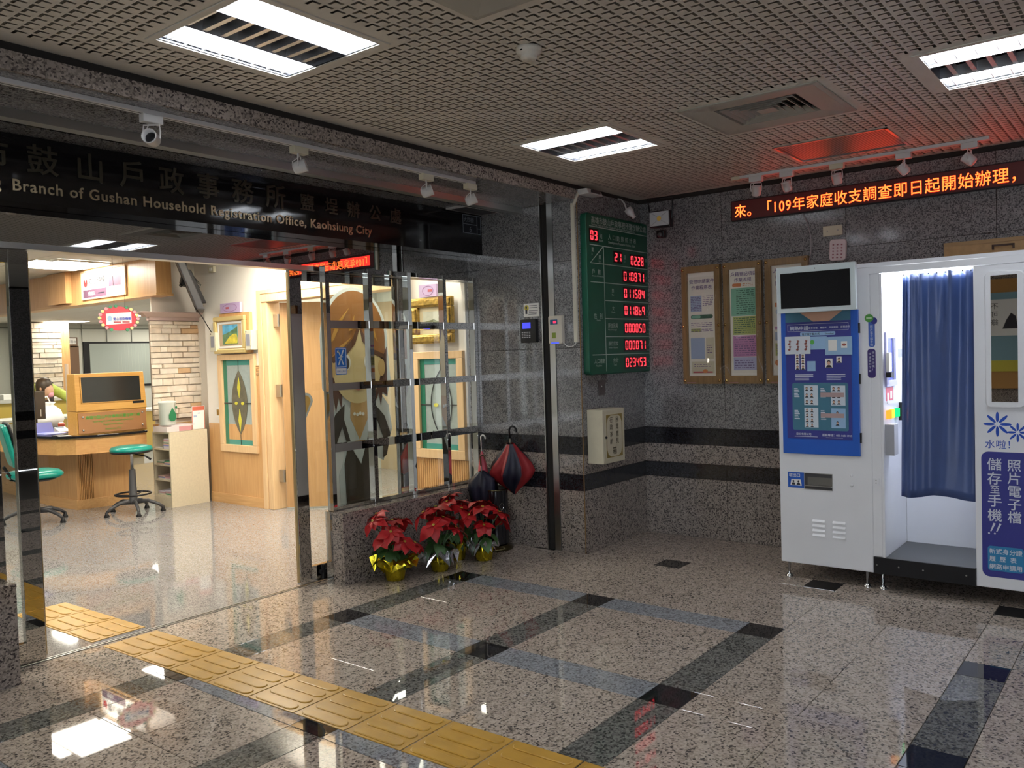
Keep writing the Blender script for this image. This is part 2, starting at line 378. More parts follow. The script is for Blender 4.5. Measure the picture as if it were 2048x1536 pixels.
for h in holes:   # plain margins between the slot field and each fitting
    x0 = -3.8+math.floor((h[0]+3.8-.03-p/2)/p)*p; x0 = -3.8+math.ceil((h[0]-.03-p/2+3.8)/p)*p; x1 = -3.8+(math.floor((h[1]+.03-p/2+3.8)/p)+1)*p
    y0 = -5.2+math.ceil((h[2]-.03-p/2+5.2)/p)*p; y1 = -5.2+(math.floor((h[3]+.03-p/2+5.2)/p)+1)*p
    cov(x0, x1, y0, h[2]); cov(x0, x1, h[3], y1); cov(x0, h[0], h[2], h[3]); cov(h[1], x1, h[2], h[3])
g.make('ceiling_margin', None, ce)
g = G().mat(CEILBK)
g.box(-7, XB, -8, YS, 2.78, 2.82)
g.make('plenum', None, ce)
g = G().mat(CEILBK)
xs = sorted({-3.85, XB} | {v for h in holes for v in h[:2]}); ys = sorted({-5.25, YS} | {v for h in holes for v in h[2:]})
for a, b in zip(xs[:-1], xs[1:]):
    for c, d in zip(ys[:-1], ys[1:]):
        if not any(h[0] <= (a+b)/2 <= h[1] and h[2] <= (c+d)/2 <= h[3] for h in holes): g.box(a, b, c, d, CZ+.014, CZ+.018)
g.make('backing_sheet', None, ce)

REFL = P('reflector', (.92, .93, .95), .30, .85)
def fixture(x0, x1, y0, y1, along, label):
    t = thing('recessed_ceiling_light', label, 'ceiling light', ((x0+x1)/2, (y0+y1)/2, CZ), 'fluorescent louvre lights in the lobby ceiling')
    g = G().mat(CEIL)
    for a in ((x0-.028, x1+.028, y0-.028, y0), (x0-.028, x1+.028, y1, y1+.028), (x0-.028, x0, y0, y1), (x1, x1+.028, y0, y1)): g.box(*a, CZ-.004, CZ+.004)
    g.make('trim_frame', None, t)
    g = G().mat(P('housing', (.30, .32, .36), .35, .6)); z1 = CZ+.085
    g.box(x0-.003, x1+.003, y0-.003, y1+.003, z1, z1+.006)
    for a in ((x0-.003, x0, y0, y1), (x1, x1+.003, y0, y1), (x0, x1, y0-.003, y0), (x0, x1, y1, y1+.003)): g.box(*a, CZ, z1)
    g.make('housing', None, t)
    fr = F(((x0+x1)/2, (y0+y1)/2, CZ), (1, 0, 0) if along == 'x' else (0, 1, 0), (0, 1, 0) if along == 'x' else (-1, 0, 0))
    L2 = (x1-x0)/2 if along == 'x' else (y1-y0)/2; W2 = (y1-y0)/2 if along == 'x' else (x1-x0)/2
    for sgn in (-1, 1):
        c = sgn*W2*.66; hw = W2*.31
        g = G(); R = []
        for k in range(7):
            q = PI*k/6; R.append((c+hw*math.cos(q), .012+.06*math.sin(q)))
        for (b0, d0), (b1, d1) in zip(R[:-1], R[1:]): g.quad(fr.p(-L2, b0, d0), fr.p(L2, b0, d0), fr.p(L2, b1, d1), fr.p(-L2, b1, d1))
        g.make('reflector', REFL, t)
        for q in (-.45, .45):
            g = G(); g.tube([fr.p(-L2+.01, c+hw*q, .040), fr.p(L2-.01, c+hw*q, .040)], .014, 10); g.make('tube', TUBEM, t)
        for k in range(8):
            a = -L2 + (k+.5)*L2/4; g = G()
            fr.poly(g, [(a-.001, c-hw)]*1 + [(a+.0012, c-hw), (a+.0012, c+hw), (a-.0012, c+hw)], .002, .026)
            g.make('louvre_blade', REFL, t)
    g = G()
    for k in range(9):
        a = -L2 + k*L2/4
        g.hexa([fr.p(a+.00, -W2*.34, .004), fr.p(a+.02, -W2*.34, .004), fr.p(a+.02, W2*.34, .004), fr.p(a+.0, W2*.34, .004), fr.p(a+.008, -W2*.34, .05), fr.p(a+.011, -W2*.34, .05), fr.p(a+.011, W2*.34, .05), fr.p(a+.008, W2*.34, .05)])
    g.make('centre_louvre', REFL, t)
    g = G()
    for b in (-.345, .345): fr.box(g, -L2, W2*b-.001, L2, W2*b+.001, 0, .05)
    g.make('spine', REFL, t)
fixture(*FIX[0], 'x', 'large twin strip ceiling light nearest the camera, above the entrance track')
fixture(*FIX[1], 'y', 'ceiling light between the sliding door and the green statistics board')
fixture(*FIX[2], 'y', 'ceiling light cut by the right edge, above the photo booth side')
fixture(*FIX[3], 'y', 'ceiling light just above the top of the view beside the square vent')

def vent(x0, x1, y0, y1, label):
    t = thing('ceiling_vent', label, 'air vent', ((x0+x1)/2, (y0+y1)/2, CZ))
    cx, cy = (x0+x1)/2, (y0+y1)/2; a, b = (x1-x0)/2, (y1-y0)/2
    def ring(s): return [(cx-a*s, cy-b*s), (cx+a*s, cy-b*s), (cx+a*s, cy+b*s), (cx-a*s, cy+b*s)]
    def fru(s0, z0, s1, z1): g.rings([[(x, y, z0) for x, y in ring(s0)], [(x, y, z1) for x, y in ring(s1)]], cap=False)
    g = G(); fru(1, CZ+.01, 1, CZ-.006); fru(1, CZ-.006, .93, CZ-.008); fru(.93, CZ-.008, .60, CZ-.002); fru(.60, CZ-.002, .58, CZ+.03)
    g.make('frame', P('vent_paint', (.40, .385, .33), .45), t)
    for k, s in enumerate((.54, .43, .32, .21)):
        g = G(); fru(s, CZ-.004, s-.012, CZ-.004); fru(s, CZ-.004, s-.07, CZ+.028); g.make('louvre_ring', P('vent_paint', (.4, .385, .33)), t)
    g = G(); g.rings([[(x, y, CZ-.003) for x, y in ring(.13)], [(x, y, CZ+.006) for x, y in ring(.12)]]); g.make('centre_plate', P('vent_paint', (.4, .385, .33)), t)
    G().box(x0+.1, x1-.1, y0+.1, y1-.1, CZ+.05, CZ+.06).make('duct_box', BLACK, t)
vent(*VENT[0], 'square louvred air vent beside the red lit ceiling panel')
vent(*VENT[1], 'square ceiling vent cut by the top edge of the picture')
t = thing('perforated_ceiling_panel', 'perforated metal ceiling panel glowing red from the LED sign below', 'ceiling panel', ((RED[0]+RED[1])/2, (RED[2]+RED[3])/2, CZ))
m, N, L, b = nodes('perforated_metal'); b.inputs['Metallic'].default_value = .85; b.inputs['Roughness'].default_value = .42
tc = N.new('ShaderNodeNewGeometry'); v = N.new('ShaderNodeTexVoronoi'); v.inputs['Scale'].default_value = 60; v.inputs['Randomness'].default_value = 0
L.new(tc.outputs['Position'], v.inputs['Vector']); r = N.new('ShaderNodeValToRGB'); r.color_ramp.elements[0].position = .28; r.color_ramp.elements[1].position = .34
r.color_ramp.elements[0].color = (.03, .03, .03, 1); r.color_ramp.elements[1].color = (.35, .35, .35, 1); L.new(v.outputs['Distance'], r.inputs[0]); L.new(r.outputs[0], b.inputs['Base Color'])
G().box(RED[0]+.015, RED[1]-.015, RED[2]+.015, RED[3]-.015, CZ+.001, CZ+.005).make('perforated_sheet', m, t)
g = G(); x0, x1, y0, y1 = RED
for a in ((x0, x1, y0, y0+.015), (x0, x1, y1-.015, y1), (x0, x0+.015, y0, y1), (x1-.015, x1, y0, y1)): g.box(*a, CZ-.006, CZ+.01)
g.make('rim', STEEL2, t)
t = thing('smoke_detector', 'round cream smoke detector on the slotted ceiling', 'smoke detector', (-.44, -1.72, CZ))
G().lathe((-.44, -1.72, CZ), [(.052, 0), (.052, -.012), (.047, -.022), (.034, -.03), (.034, -.036), (.028, -.046), (.01, -.048)], 28).make('body', CEIL, t, smooth=True)
G().box(-.490, -.484, -1.725, -1.715, CZ-.02, CZ-.008).make('vent_slot', BLACK, t)

# ---------------------------------------------------------------- track spotlights
def spot(at, adir, aim, label, amat, group):
    """track spotlight hanging at point `at`; rail runs along adir; head aims along aim"""
    A = Vector(adir); B = Vector((0, 0, 1)).cross(A); x, y, z = at
    t = thing('track_spotlight', label, 'spotlight', at, group)
    fr = F(at, A, B)
    g = G(); fr.box(g, -.045, -.02, .045, .02, -.036, 0); g.make('adapter', amat, t, bevel=.003)
    aim = Vector(aim).normalized(); c = Vector(at) + Vector((0, 0, -.10)); side = aim.cross(Vector((0, 0, 1))).normalized()
    top = Vector(at)+Vector((0, 0, -.036))
    g = G(); g.tube([c+side*.034, c+side*.037+Vector((0, 0, .03)), top+side*.034+Vector((0, 0, -.006)), top-side*.034+Vector((0, 0, -.006)), c-side*.037+Vector((0, 0, .03)), c-side*.034], .0035, 6); g.make('yoke', TRACK, t)
    g = G(); g.lathe(c, [(.012, -.034), (.026, -.03), (.031, -.018), (.031, .03), (.0325, .03), (.0325, .036), (.028, .036), (.026, .0), (.01, -.004)], 20, aim); g.make('lamp_head', TRACK, t, smooth=True)
    g = G(); g.lathe(c, [(.025, .008), (.02, .012), (.004, .014)], 16, aim); g.make('lamp', BLACK, t, smooth=True)
    bk = c - aim*.03
    g = G(); g.tube([top+side*.01, top+side*.02+Vector((0, 0, -.02)), bk+side*.03+Vector((0, 0, .03)), bk+side*.012], .0025, 6); g.make('wire', TRACK, t)
tl = thing('lighting_track', 'long white lighting track under the entrance soffit', 'lighting track', (-1.5, -.25, 2.545))
G().mat(TRACK).box(-6, .94, -.268, -.232, 2.527, 2.545).make('rail', None, tl)
G().mat(BLACK).box(-6, .93, -.253, -.247, 2.5262, 2.5268).make('conductor_slot', None, tl)
LG = 'spotlights on the entrance track'
spot((-1.19, -.25, 2.527), (1, 0, 0), (-.75, -.62, .10), 'entrance track spotlight nearest the camera, above the first big characters', TRACK, LG)
spot((-.41, -.25, 2.527), (1, 0, 0), (.6, -.7, .28), 'second entrance track spotlight from the left, with a cream adapter', BEIGE, LG)
spot((.51, -.25, 2.527), (1, 0, 0), (.6, -.7, .34), 'third entrance track spotlight, above the small characters', BEIGE, LG)
spot((.905, -.25, 2.527), (1, 0, 0), (.6, -.7, .40), 'last entrance track spotlight at the rail end near the column', BEIGE, LG)
tl = thing('lighting_track', 'short white lighting track above the LED sign', 'lighting track', (2.55, -2.1, 2.65))
G().mat(TRACK).box(2.53, 2.57, -2.86, -1.30, 2.632, 2.65).make('rail', None, tl)
G().mat(BEIGE).box(2.527, 2.573, -1.33, -1.27, 2.628, 2.65).make('power_feed', None, tl)
LR = 'spotlights on the track above the LED sign'
for yy, aim, am, lb in ((-1.44, (-.25, -.1, .75), TRACK, 'spotlight at the left end of the track above the LED sign'),
                        (-1.655, (-.3, .1, .75), TRACK, 'second spotlight from the left above the LED sign'),
                        (-1.985, (-.3, .05, .75), BEIGE, 'middle spotlight above the LED sign, with the yellowed adapter'),
                        (-2.39, (-.2, .5, .7), TRACK, 'fourth spotlight above the LED sign, tilted to the left'),
                        (-2.755, (.1, .75, .7), TRACK, 'rightmost spotlight above the LED sign, tilted furthest')):
    spot((2.55, yy, 2.632), (0, 1, 0), aim, lb, am, LR)

# ---------------------------------------------------------------- entrance sign
sg = thing('office_sign', 'long polished black stone sign with raised characters above the sliding door', 'sign', (-1, .56, 2.232))
G().box(-6, X1-.002, .52, .672, 2.232, 2.544).make('sign_panel', SIGNBLK, sg)
fs = FY(.52)
for ch, cx in zip('高雄市鼓山戶政事務所', (-1.97, -1.75, -1.53, -1.312, -1.088, -.868, -.655, -.437, -.215, .012)):
    text(fs, ch, cx-.075, 2.385, .148, DARKTXT, sg, bold=.012, d=.004, ext=.004)
for ch, cx in zip('鹽埕辦公處', (.245, .435, .62, .81, 1.0)):
    text(fs, ch, cx-.055, 2.392, .11, DARKTXT, sg, bold=.01, d=.004, ext=.004)
text(fs, 'Branch of Gushan Household Registration Office, Kaohsiung City', -1.455, 2.283, .0747, GOLDTXT, sg, bold=.012, d=.004, ext=.003, cs=1.11, sx=1.0)
text(fs, 'Yancheng', -1.50, 2.283, .0747, GOLDTXT, sg, bold=.012, d=.004, ext=.003, cs=1.11, sx=.92, al='RIGHT')
LINE = P('etched_line', (.30, .34, .38), .4)
np_ = thing('address_plate', 'small dark address plate with a 6 at the end of the entrance sign', 'sign', (1.81, .515, 2.39))
fr = FY(.519); g = G(); fr.box(g, 1.70, 2.385, 1.915, 2.53, 0, .003); g.make('plate', P('plate_navy', (.01, .012, .02), .3), np_)
g = G(); fr.frame(g, 1.703, 2.388, 1.912, 2.527, .004, .003, .004); fr.box(g, 1.703, 2.455, 1.868, 2.459, .003, .004); fr.box(g, 1.866, 2.39, 1.870, 2.525, .003, .004); fr.box(g, 1.866, 2.43, 1.91, 2.434, .003, .004); g.make('border_lines', LINE, np_)
text(fr, '6', 1.775, 2.402, .055, LINE, np_, d=.0045); text(fr, '大四街', 1.712, 2.475, .04, LINE, np_, d=.0045)

# ---------------------------------------------------------------- window grille and sliding doors
def grille(xs, label, x0, x1):
    t = thing('window_grille', label, 'window', ((x0+x1)/2, .62, .47))
    for x in xs: G().box(x-.017, x+.017, .595, .65, .47, 2.065).make('mullion', STEEL, t, bevel=.002)
    for z0, z1 in ((.47, .495), (.852, .905), (1.255, 1.302), (1.66, 1.712), (2.035, 2.065)):
        for a, b in zip(xs[:-1], xs[1:]): G().box(a+.0172, b-.0172, .60, .645, z0, z1).make('crossbar', STEEL, t)
    for a, b in zip(xs[:-1], xs[1:]): G().box(a+.012, b-.012, .652, .658, .475, 2.06).make('pane', GLASS, t)
    return t
grille([.445, .815, 1.19, 1.562, 1.912], 'stainless steel window grille on the low granite wall beside the poinsettias', .44, 1.93)
grille([-3.06, -2.68, -2.30, -1.92, -1.545], 'stainless steel window grille at the left edge of the picture', -3.0, -1.53)
pst = struct('trim_4'); G().box(.411, .462, .60, .66, 0, .4695).box(-1.575, -1.53, .60, .66, 0, .4695).make('jamb_foot', STEEL, pst); G().box(.4625, X1, .597, .66, .44, .4695).box(-6, -1.576, .597, .66, .44, .4695).make('sill_plate', STEEL2, pst)
def leaf(x0, x1, label, latch):
    t = thing('sliding_door', label, 'door', ((x0+x1)/2, .73, 0))
    w = .092
    G().box(x0, x0+w, .712, .748, .012, 2.034).make('stile', STEEL, t, bevel=.003); G().box(x1-w, x1, .712, .748, .012, 2.034).make('stile', STEEL, t, bevel=.003)
    G().box(x0+w, x1-w, .714, .746, .012, .115).make('bottom_rail', STEEL, t); G().box(x0+w, x1-w, .714, .746, 1.97, 2.034).make('top_rail', STEEL, t)
    G().box(x0+w, x1-w, .727, .733, .115, 1.97).make('pane', GLASS, t)
    ex = x0 if latch < 0 else x1
    G().box(min(ex, ex+latch*.006), max(ex, ex+latch*.006), .72, .74, .03, 2.02).make('edge_seal', P('brass_seal', (.5, .38, .2), .3, .8), t)
    if latch < 0:
        g = G(); f2 = FY(.712)
        for a in (.40, .445): f2.ell(g, a, .065, .011, .013, 0, .006, 14)
        f2.box(g, .415, .018, .430, .11, 0, .01); g.make('floor_lock', BLACK, t)
leaf(.236, 1.25, 'open right leaf of the sliding glass door, overlapping the window grille', -1)
leaf(-2.36, -1.32, 'open left leaf of the sliding glass door at the left edge', 1)
t = thing('blue_door_sticker', 'small blue and white pictogram sticker on the window grille glass', 'sticker', (.58, .645, 1.45))
fr = FY(.651); g = G(); fr.rrect(g, .535, 1.355, .632, 1.535, .01, 0, .001); g.make('film', P('sticker_blue', (.02, .16, .55), .4), t)
g = G(); fr.frame(g, .540, 1.405, .627, 1.530, .003, .001, .0016); fr.box(g, .54, 1.362, .627, 1.398, .001, .0016)
fr.poly(g, [(.556, 1.52), (.565, 1.52), (.607, 1.42), (.598, 1.42)], .001, .0018); fr.poly(g, [(.60, 1.52), (.61, 1.52), (.566, 1.42), (.556, 1.42)], .001, .0018)
fr.poly(g, [(.562, 1.47), (.60, 1.478), (.60, 1.472), (.562, 1.463)], .001, .0018); fr.ell(g, .560, 1.508, .009, .009, .001, .0018, 12)
g.make('pictogram', PAPER, t)
text(fr, '服務人員處', .546, 1.372, .015, P('sticker_ink', (.1, .15, .35)), t, d=.0022)

# ---------------------------------------------------------------- cartoon lady standee inside
st = thing('lady_standee', 'flat cut out cartoon of a woman in a dark suit standing behind the window grille', 'cardboard cutout', (1.05, 1.0, 0))
fr = FY(1.04); D = 0.0
def flat(name, c, polys, d, mname=None):
    g = G()
    for pl in polys: fr.poly(g, pl, d-.001, d+.0005)
    return g.make(name, P(mname or 'standee_'+name, c, .6), st)
def earc(cx, cz, rx, rz, q0, q1, n=24): return [(cx+rx*math.cos(math.radians(q0+(q1-q0)*i/n)), cz+rz*math.sin(math.radians(q0+(q1-q0)*i/n))) for i in range(n+1)]
WHT = (.62, .66, .64)
flat('white_outline', WHT, [earc(1.055, 1.60, .325, .385, -5, 185) + [(.735, 1.25), (.79, 1.18), (.84, 1.10), (.76, .95), (.76, .8), (.92, .8), (.90, .70), (.86, .62), (.87, .35), (.90, 0), (1.16, 0), (1.19, .35), (1.22, .72), (1.30, .68), (1.40, .92), (1.37, 1.10), (1.29, 1.20), (1.36, 1.16), (1.40, 1.30)]], 0)
flat('hair', (.30, .125, .03), [earc(1.055, 1.60, .298, .36, -8, 188)+[(.76, 1.45), (1.36, 1.42)]], .002)
flat('hair_shade', (.10, .04, .022), [[(.775, 1.40), (.77, 1.20), (.80, 1.10), (.83, 1.19), (.85, 1.08), (.88, 1.18), (.90, 1.10), (.93, 1.30), (.93, 1.46)], [(1.20, 1.46), (1.20, 1.30), (1.23, 1.12), (1.27, 1.20), (1.29, 1.10), (1.31, 1.20), (1.36, 1.17), (1.36, 1.42), (1.37, 1.55), (1.33, 1.48)]], .004)
flat('face', (.66, .52, .26), [earc(1.065, 1.40, .235, .27, 180, 360)+[(1.30, 1.46), (1.19, 1.55), (1.12, 1.64), (1.08, 1.70), (1.03, 1.58), (.95, 1.50), (.83, 1.46)]], .006)
flat('ears', (.60, .40, .16), [earc(.825, 1.39, .035, .065, 0, 360), earc(1.305, 1.39, .035, .065, 0, 360)], .008)
flat('fringe_shade', (.12, .05, .022), [[(.80, 1.46), (.93, 1.52), (1.03, 1.61), (1.09, 1.72), (1.10, 1.69), (1.05, 1.57), (.95, 1.475), (.84, 1.43)], [(1.09, 1.72), (1.14, 1.63), (1.22, 1.53), (1.33, 1.49), (1.33, 1.46), (1.20, 1.50), (1.12, 1.59)]], .0085)
flat('hair_streak', (.52, .27, .05), [[(.80, 1.56), (.88, 1.72), (1.00, 1.83), (.92, 1.72), (.85, 1.60)], [(.82, 1.47), (.90, 1.55), (1.02, 1.62), (.92, 1.53)], [(.99, 1.66), (1.05, 1.78), (1.04, 1.68)], [(1.15, 1.76), (1.24, 1.68), (1.27, 1.58), (1.21, 1.66)]], .010)
flat('eye_white', (.75, .74, .66), [earc(1.165, 1.435, .034, .055, 0, 360), earc(.965, 1.435, .034, .055, 0, 360)], .010)
flat('iris', (.05, .035, .03), [earc(1.168, 1.428, .022, .042, 0, 360), earc(.962, 1.428, .022, .042, 0, 360)], .012)
flat('mouth', (.55, .20, .14), [[(1.00, 1.245), (1.065, 1.255), (1.13, 1.245), (1.065, 1.225)]], .010)
flat('neck', (.55, .33, .12), [[(.99, 1.16), (1.15, 1.16), (1.16, 1.03), (1.065, .86), (.98, 1.03)]], .005)
flat('shirt', (.55, .60, .58), [[(.93, 1.14), (.96, 1.12), (1.065, .86), (1.17, 1.12), (1.20, 1.14), (1.20, .98), (1.08, .66), (.90, .95)]], .004)
flat('pearls', (.8, .78, .7), [earc(1.02+.028*k, 1.055-.006*(k % 2), .013, .013, 0, 360, 8) for k in range(4)], .008)
flat('suit', (.045, .034, .022), [[(.93, 1.13), (.84, 1.06), (.77, .90), (.775, .82), (.83, .82), (.90, .97), (.95, .82), (.91, .70), (.92, .35), (.94, 0), (1.13, 0), (1.15, .35), (1.17, .72), (1.19, .86), (1.22, 1.0), (1.20, 1.13), (1.19, 1.0), (1.07, .68), (1.0, .78), (.92, 1.02)],
     [(1.22, 1.12), (1.32, 1.02), (1.375, .88), (1.33, .72), (1.29, .70), (1.30, .86), (1.25, .98), (1.20, 1.04)]], .006)
flat('hand_heart', (.66, .40, .10), [earc(.585, 1.17, .04, .045, 0, 180, 10)+earc(.515, 1.17, .035, .045, 0, 180, 10)+[(.565, 1.05)]], .004)
flat('heart_outline', WHT, [earc(.592, 1.17, .055, .062, 0, 180, 10)+earc(.505, 1.17, .045, .062, 0, 180, 10)+[(.565, 1.02)]], .002)
G().box(.80, 1.2, 1.045, 1.05, 0, 1.05).make('backing_strut', PAPER, st)

# ---------------------------------------------------------------- LED sign
def ledmat(name, c, s, pitch):
    m = bpy.data.materials.new(name); m.use_nodes = True; N = m.node_tree.nodes; L = m.node_tree.links; N.clear()
    o = N.new('ShaderNodeOutputMaterial'); e = N.new('ShaderNodeEmission'); e.inputs[0].default_value = (*c, 1)
    g = N.new('ShaderNodeNewGeometry'); sp = N.new('ShaderNodeSeparateXYZ'); L.new(g.outputs['Position'], sp.inputs[0]); out = None
    for ax in ('Y', 'Z'):
        a = N.new('ShaderNodeMath'); a.operation = 'MULTIPLY'; a.inputs[1].default_value = 2*PI/pitch; L.new(sp.outputs[ax], a.inputs[0])
        b = N.new('ShaderNodeMath'); b.operation = 'COSINE'; L.new(a.outputs[0], b.inputs[0])
        q = N.new('ShaderNodeMath'); q.operation = 'MULTIPLY_ADD'; q.inputs[1].default_value = .32; q.inputs[2].default_value = .68; L.new(b.outputs[0], q.inputs[0])
        if out is None: out = q
        else:
            w = N.new('ShaderNodeMath'); w.operation = 'MULTIPLY'; L.new(out.outputs[0], w.inputs[0]); L.new(q.outputs[0], w.inputs[1]); out = w
    f = N.new('ShaderNodeMath'); f.operation = 'MULTIPLY'; f.inputs[1].default_value = s; L.new(out.outputs[0], f.inputs[0]); L.new(f.outputs[0], e.inputs[1]); L.new(e.outputs[0], o.inputs[0])
    return m
LEDCORE = ledmat('led_lit', (1.0, .20, .035), LED*2.2, .0068)
LEDEDGE = ledmat('led_glow', (1.0, .012, .008), LED*.8, .0068)
led = thing('led_sign', 'long red scrolling LED text sign high on the back wall', 'LED sign', (2.80, -2.4, 2.38))
fr = FX(2.80)
g = G(); fr.box(g, 1.145, 2.385, 4.3, 2.532, -.04, -.002); g.make('casing', BLACK, led)
m, N, L, b = nodes('led_face'); b.inputs['Base Color'].default_value = (.02, .012, .012, 1); b.inputs['Roughness'].default_value = .5
b.inputs['Emission Color'].default_value = (1, .02, .02, 1); b.inputs['Emission Strength'].default_value = .02
g = G(); fr.box(g, 1.152, 2.392, 4.29, 2.525, -.002, 0); g.make('display_face', m, led)
LT = '來。「109年家庭收支調查即日起開始辦理，'
a = 1.172
for ch in LT:
    w = .0475 if ch in '109' else .095
    text(fr, ch, a, 2.415, .100, LEDEDGE, led, d=.001, bold=.034, name='character_glow', sx=.92 if w > .06 else .82)
    text(fr, ch, a, 2.415, .100, LEDCORE, led, d=.0025, bold=.006, name='character', sx=.92 if w > .06 else .82)
    a += w
# the sign's own red light, spread along its face
for k in range(4):
    ld = bpy.data.lights.new('led_sign_light', 'AREA'); ld.shape = 'RECTANGLE'; ld.size = .45; ld.size_y = .10; ld.color = (1, .03, .02); ld.energy = .35
    lo = bpy.data.objects.new('led_sign_light', ld); COL.objects.link(lo); lo.parent = led
    lo.matrix_local = Matrix(((0, 0, 1), (-1, 0, 0), (0, 1, 0))).to_4x4() @ Matrix.Identity(4)
    lo.matrix_local = Matrix.Translation(Vector((2.795, -1.6-k*.65, 2.46)) - Vector(LOC[led.name])) @ Matrix(((0, 0, 1, 0), (-1, 0, 0, 0), (0, -1, 0, 0), (0, 0, 0, 1)))

# ---------------------------------------------------------------- green statistics board
bd = thing('statistics_board', 'green population statistics board with red digit displays on the column side', 'display board', (2.41, -.40, 1.29))
fr = FY(-.42); g = G()
fr.rrect(g, 1.96, 1.29, 2.86, 2.455, .035, -.055, 0); g.make('case', GREENB, bd, bevel=.008)
LINEW = P('board_print', (.42, .50, .46), .5)
g = G()
def hl(a0, a1, z): fr.box(g, a0, z-.003, a1, z+.003, 0, .001)
for a0, z in ((2.0, 2.36), (2.0, 2.228), (2.0, 2.097), (2.0, 1.961), (2.185, 1.832), (2.185, 1.70), (2.185, 1.566), (2.0, 1.435)): hl(a0, 2.835, z)
fr.box(g, 2.182, 1.312, 2.188, 2.228, 0, .001)
fr.poly(g, [(2.0, 2.097), (2.007, 2.097), (2.186, 2.222), (2.179, 2.228)], 0, .001)
g.make('table_lines', LINEW, bd)
text(fr, '高雄市鼓山戶政事務所鹽埕辦公處', 2.025, 2.388, .0535, LINEW, bd, bold=.01)
text(fr, 'Yancheng Branch of Gushan Household Registration Office Kaohsiung City', 2.025, 2.368, .0205, LINEW, bd, bold=.01)
text(fr, '月', 2.135, 2.282, .04, LINEW, bd); text(fr, 'Month', 2.125, 2.258, .022, LINEW, bd, bold=.015)
text(fr, '人 口 動 態 統 計 表', 2.25, 2.285, .044, LINEW, bd, sx=1.1); text(fr, 'Development Population Statistic Table', 2.255, 2.256, .0235, LINEW, bd, bold=.015, sx=1.05)
for s, a_, z_, h_ in (('里', 2.02, 2.18, .035), ('Li', 2.02, 2.155, .02), ('鄰', 2.115, 2.13, .035), ('Lin', 2.115, 2.108, .02), ('里', 2.475, 2.155, .034), ('Li', 2.48, 2.132, .02), ('鄰', 2.80, 2.155, .03),
                      ('戶   數', 2.02, 2.02, .042), ('Amount of Households', 2.02, 2.0, .0165), ('戶', 2.80, 2.015, .03), ('Household', 2.765, 1.985, .016), ('男', 2.285, 1.895, .034), ('Man', 2.285, 1.872, .018), ('女', 2.285, 1.765, .034), ('Female', 2.275, 1.743, .018),
                      ('性   別', 2.03, 1.70, .042), ('Gender', 2.065, 1.68, .018), ('原住民男', 2.22, 1.635, .036), ('Male of Aboriginal', 2.222, 1.612, .0165), ('原住民女', 2.22, 1.502, .036), ('Female of Aboriginal', 2.222, 1.48, .0155),
                      ('人口總數', 2.02, 1.375, .038), ('Population', 2.045, 1.35, .018), ('合計', 2.28, 1.375, .04), ('Total', 2.285, 1.35, .022)):
    text(fr, s, a_, z_, h_, LINEW, bd, bold=.012)
for z_ in (1.885, 1.755, 1.62, 1.49, 1.36):
    text(fr, '人', 2.808, z_, .03, LINEW, bd); text(fr, 'Person', 2.79, z_-.035, .015, LINEW, bd)
SEG = emis('segment_lit', (1.0, .035, .05), 2.6); SEGO = P('segment_off', (.05, .006, .008), .4)
SG = {'0': 'abcdef', '1': 'bc', '2': 'abged', '3': 'abgcd', '4': 'fgbc', '5': 'afgcd', '6': 'fgedc', '7': 'abc', '8': 'abcdefg', '9': 'abcfg', 'b': 'fgedc'}
def digits(s, a0, z0, dw, dh):
    g = G(); fr.box(g, a0-.012, z0-.014, a0+dw*len(s)+.006, z0+dh+.014, 0, .002); g.make('digit_window', P('digit_window_red', (.035, .004, .005), .25), bd)
    g = G()
    for i, ch in enumerate(s):
        x = a0+i*dw+.003; w = dw-.016; t = .0085; on = SG[ch]; h = dh/2
        for sgn, (p0, q0, p1, q1) in {'a': (x+t*.6, z0+dh-t, x+w-t*.6, z0+dh), 'g': (x+t*.6, z0+h-t/2, x+w-t*.6, z0+h+t/2), 'd': (x+t*.6, z0, x+w-t*.6, z0+t), 'f': (x, z0+h+.003, x+t, z0+dh-.003), 'b': (x+w-t, z0+h+.003, x+w, z0+dh-.003), 'e': (x, z0+.003, x+t, z0+h-.003), 'c': (x+w-t, z0+.003, x+w, z0+h-.003)}.items():
            g.mat(SEG if sgn in on else SEGO); fr.box(g, p0, q0, p1, q1, .002, .0035)
    g.make('digit_display', None, bd)
digits('03', 2.008, 2.262, .052, .068)
digits('21', 2.335, 2.13, .055, .062); digits('0228', 2.575, 2.118, .052, .068)
for s_, z_ in (('010871', 1.992), ('011584', 1.862), ('011869', 1.732), ('000050', 1.598), ('000071', 1.467), ('023453', 1.335)): digits(s_, 2.462, z_, .054, .068)

# ---------------------------------------------------------------- small fittings on the column and end wall
t = thing('suggestion_box', 'cream metal suggestion box with gold and black lettering under the green board', 'box', (2.135, -.43, .65))
G().box(1.985, 2.285, -.50, YS-.001, .65, 1.04).make('body', P('cream_box_paint', (.64, .60, .46), .4, var=.03), t, bevel=.004)
fr = FY(-.50); g = G(); fr.frame(g, 2.005, .668, 2.275, 1.022, .004, 0, .0015); fr.box(g, 2.005, .672, 2.271, 1.018, 0, .0008); g.make('door', P('cream_box_paint', (.64, .60, .46)), t)
g = G(); BR2 = P('box_gold', (.30, .22, .05), .4)
fr.frame(g, 2.03, .69, 2.25, 1.0, .005, .001, .002)
for (ca, cb) in ((2.035, .695), (2.245, .695), (2.035, .995), (2.245, .995)):
    sa = 1 if ca < 2.1 else -1; sb = 1 if cb < .8 else -1
    fr.poly(g, [(ca, cb), (ca+sa*.055, cb), (ca+sa*.018, cb+sb*.018), (ca, cb+sb*.055)][::1 if sa*sb > 0 else -1], .001, .002)
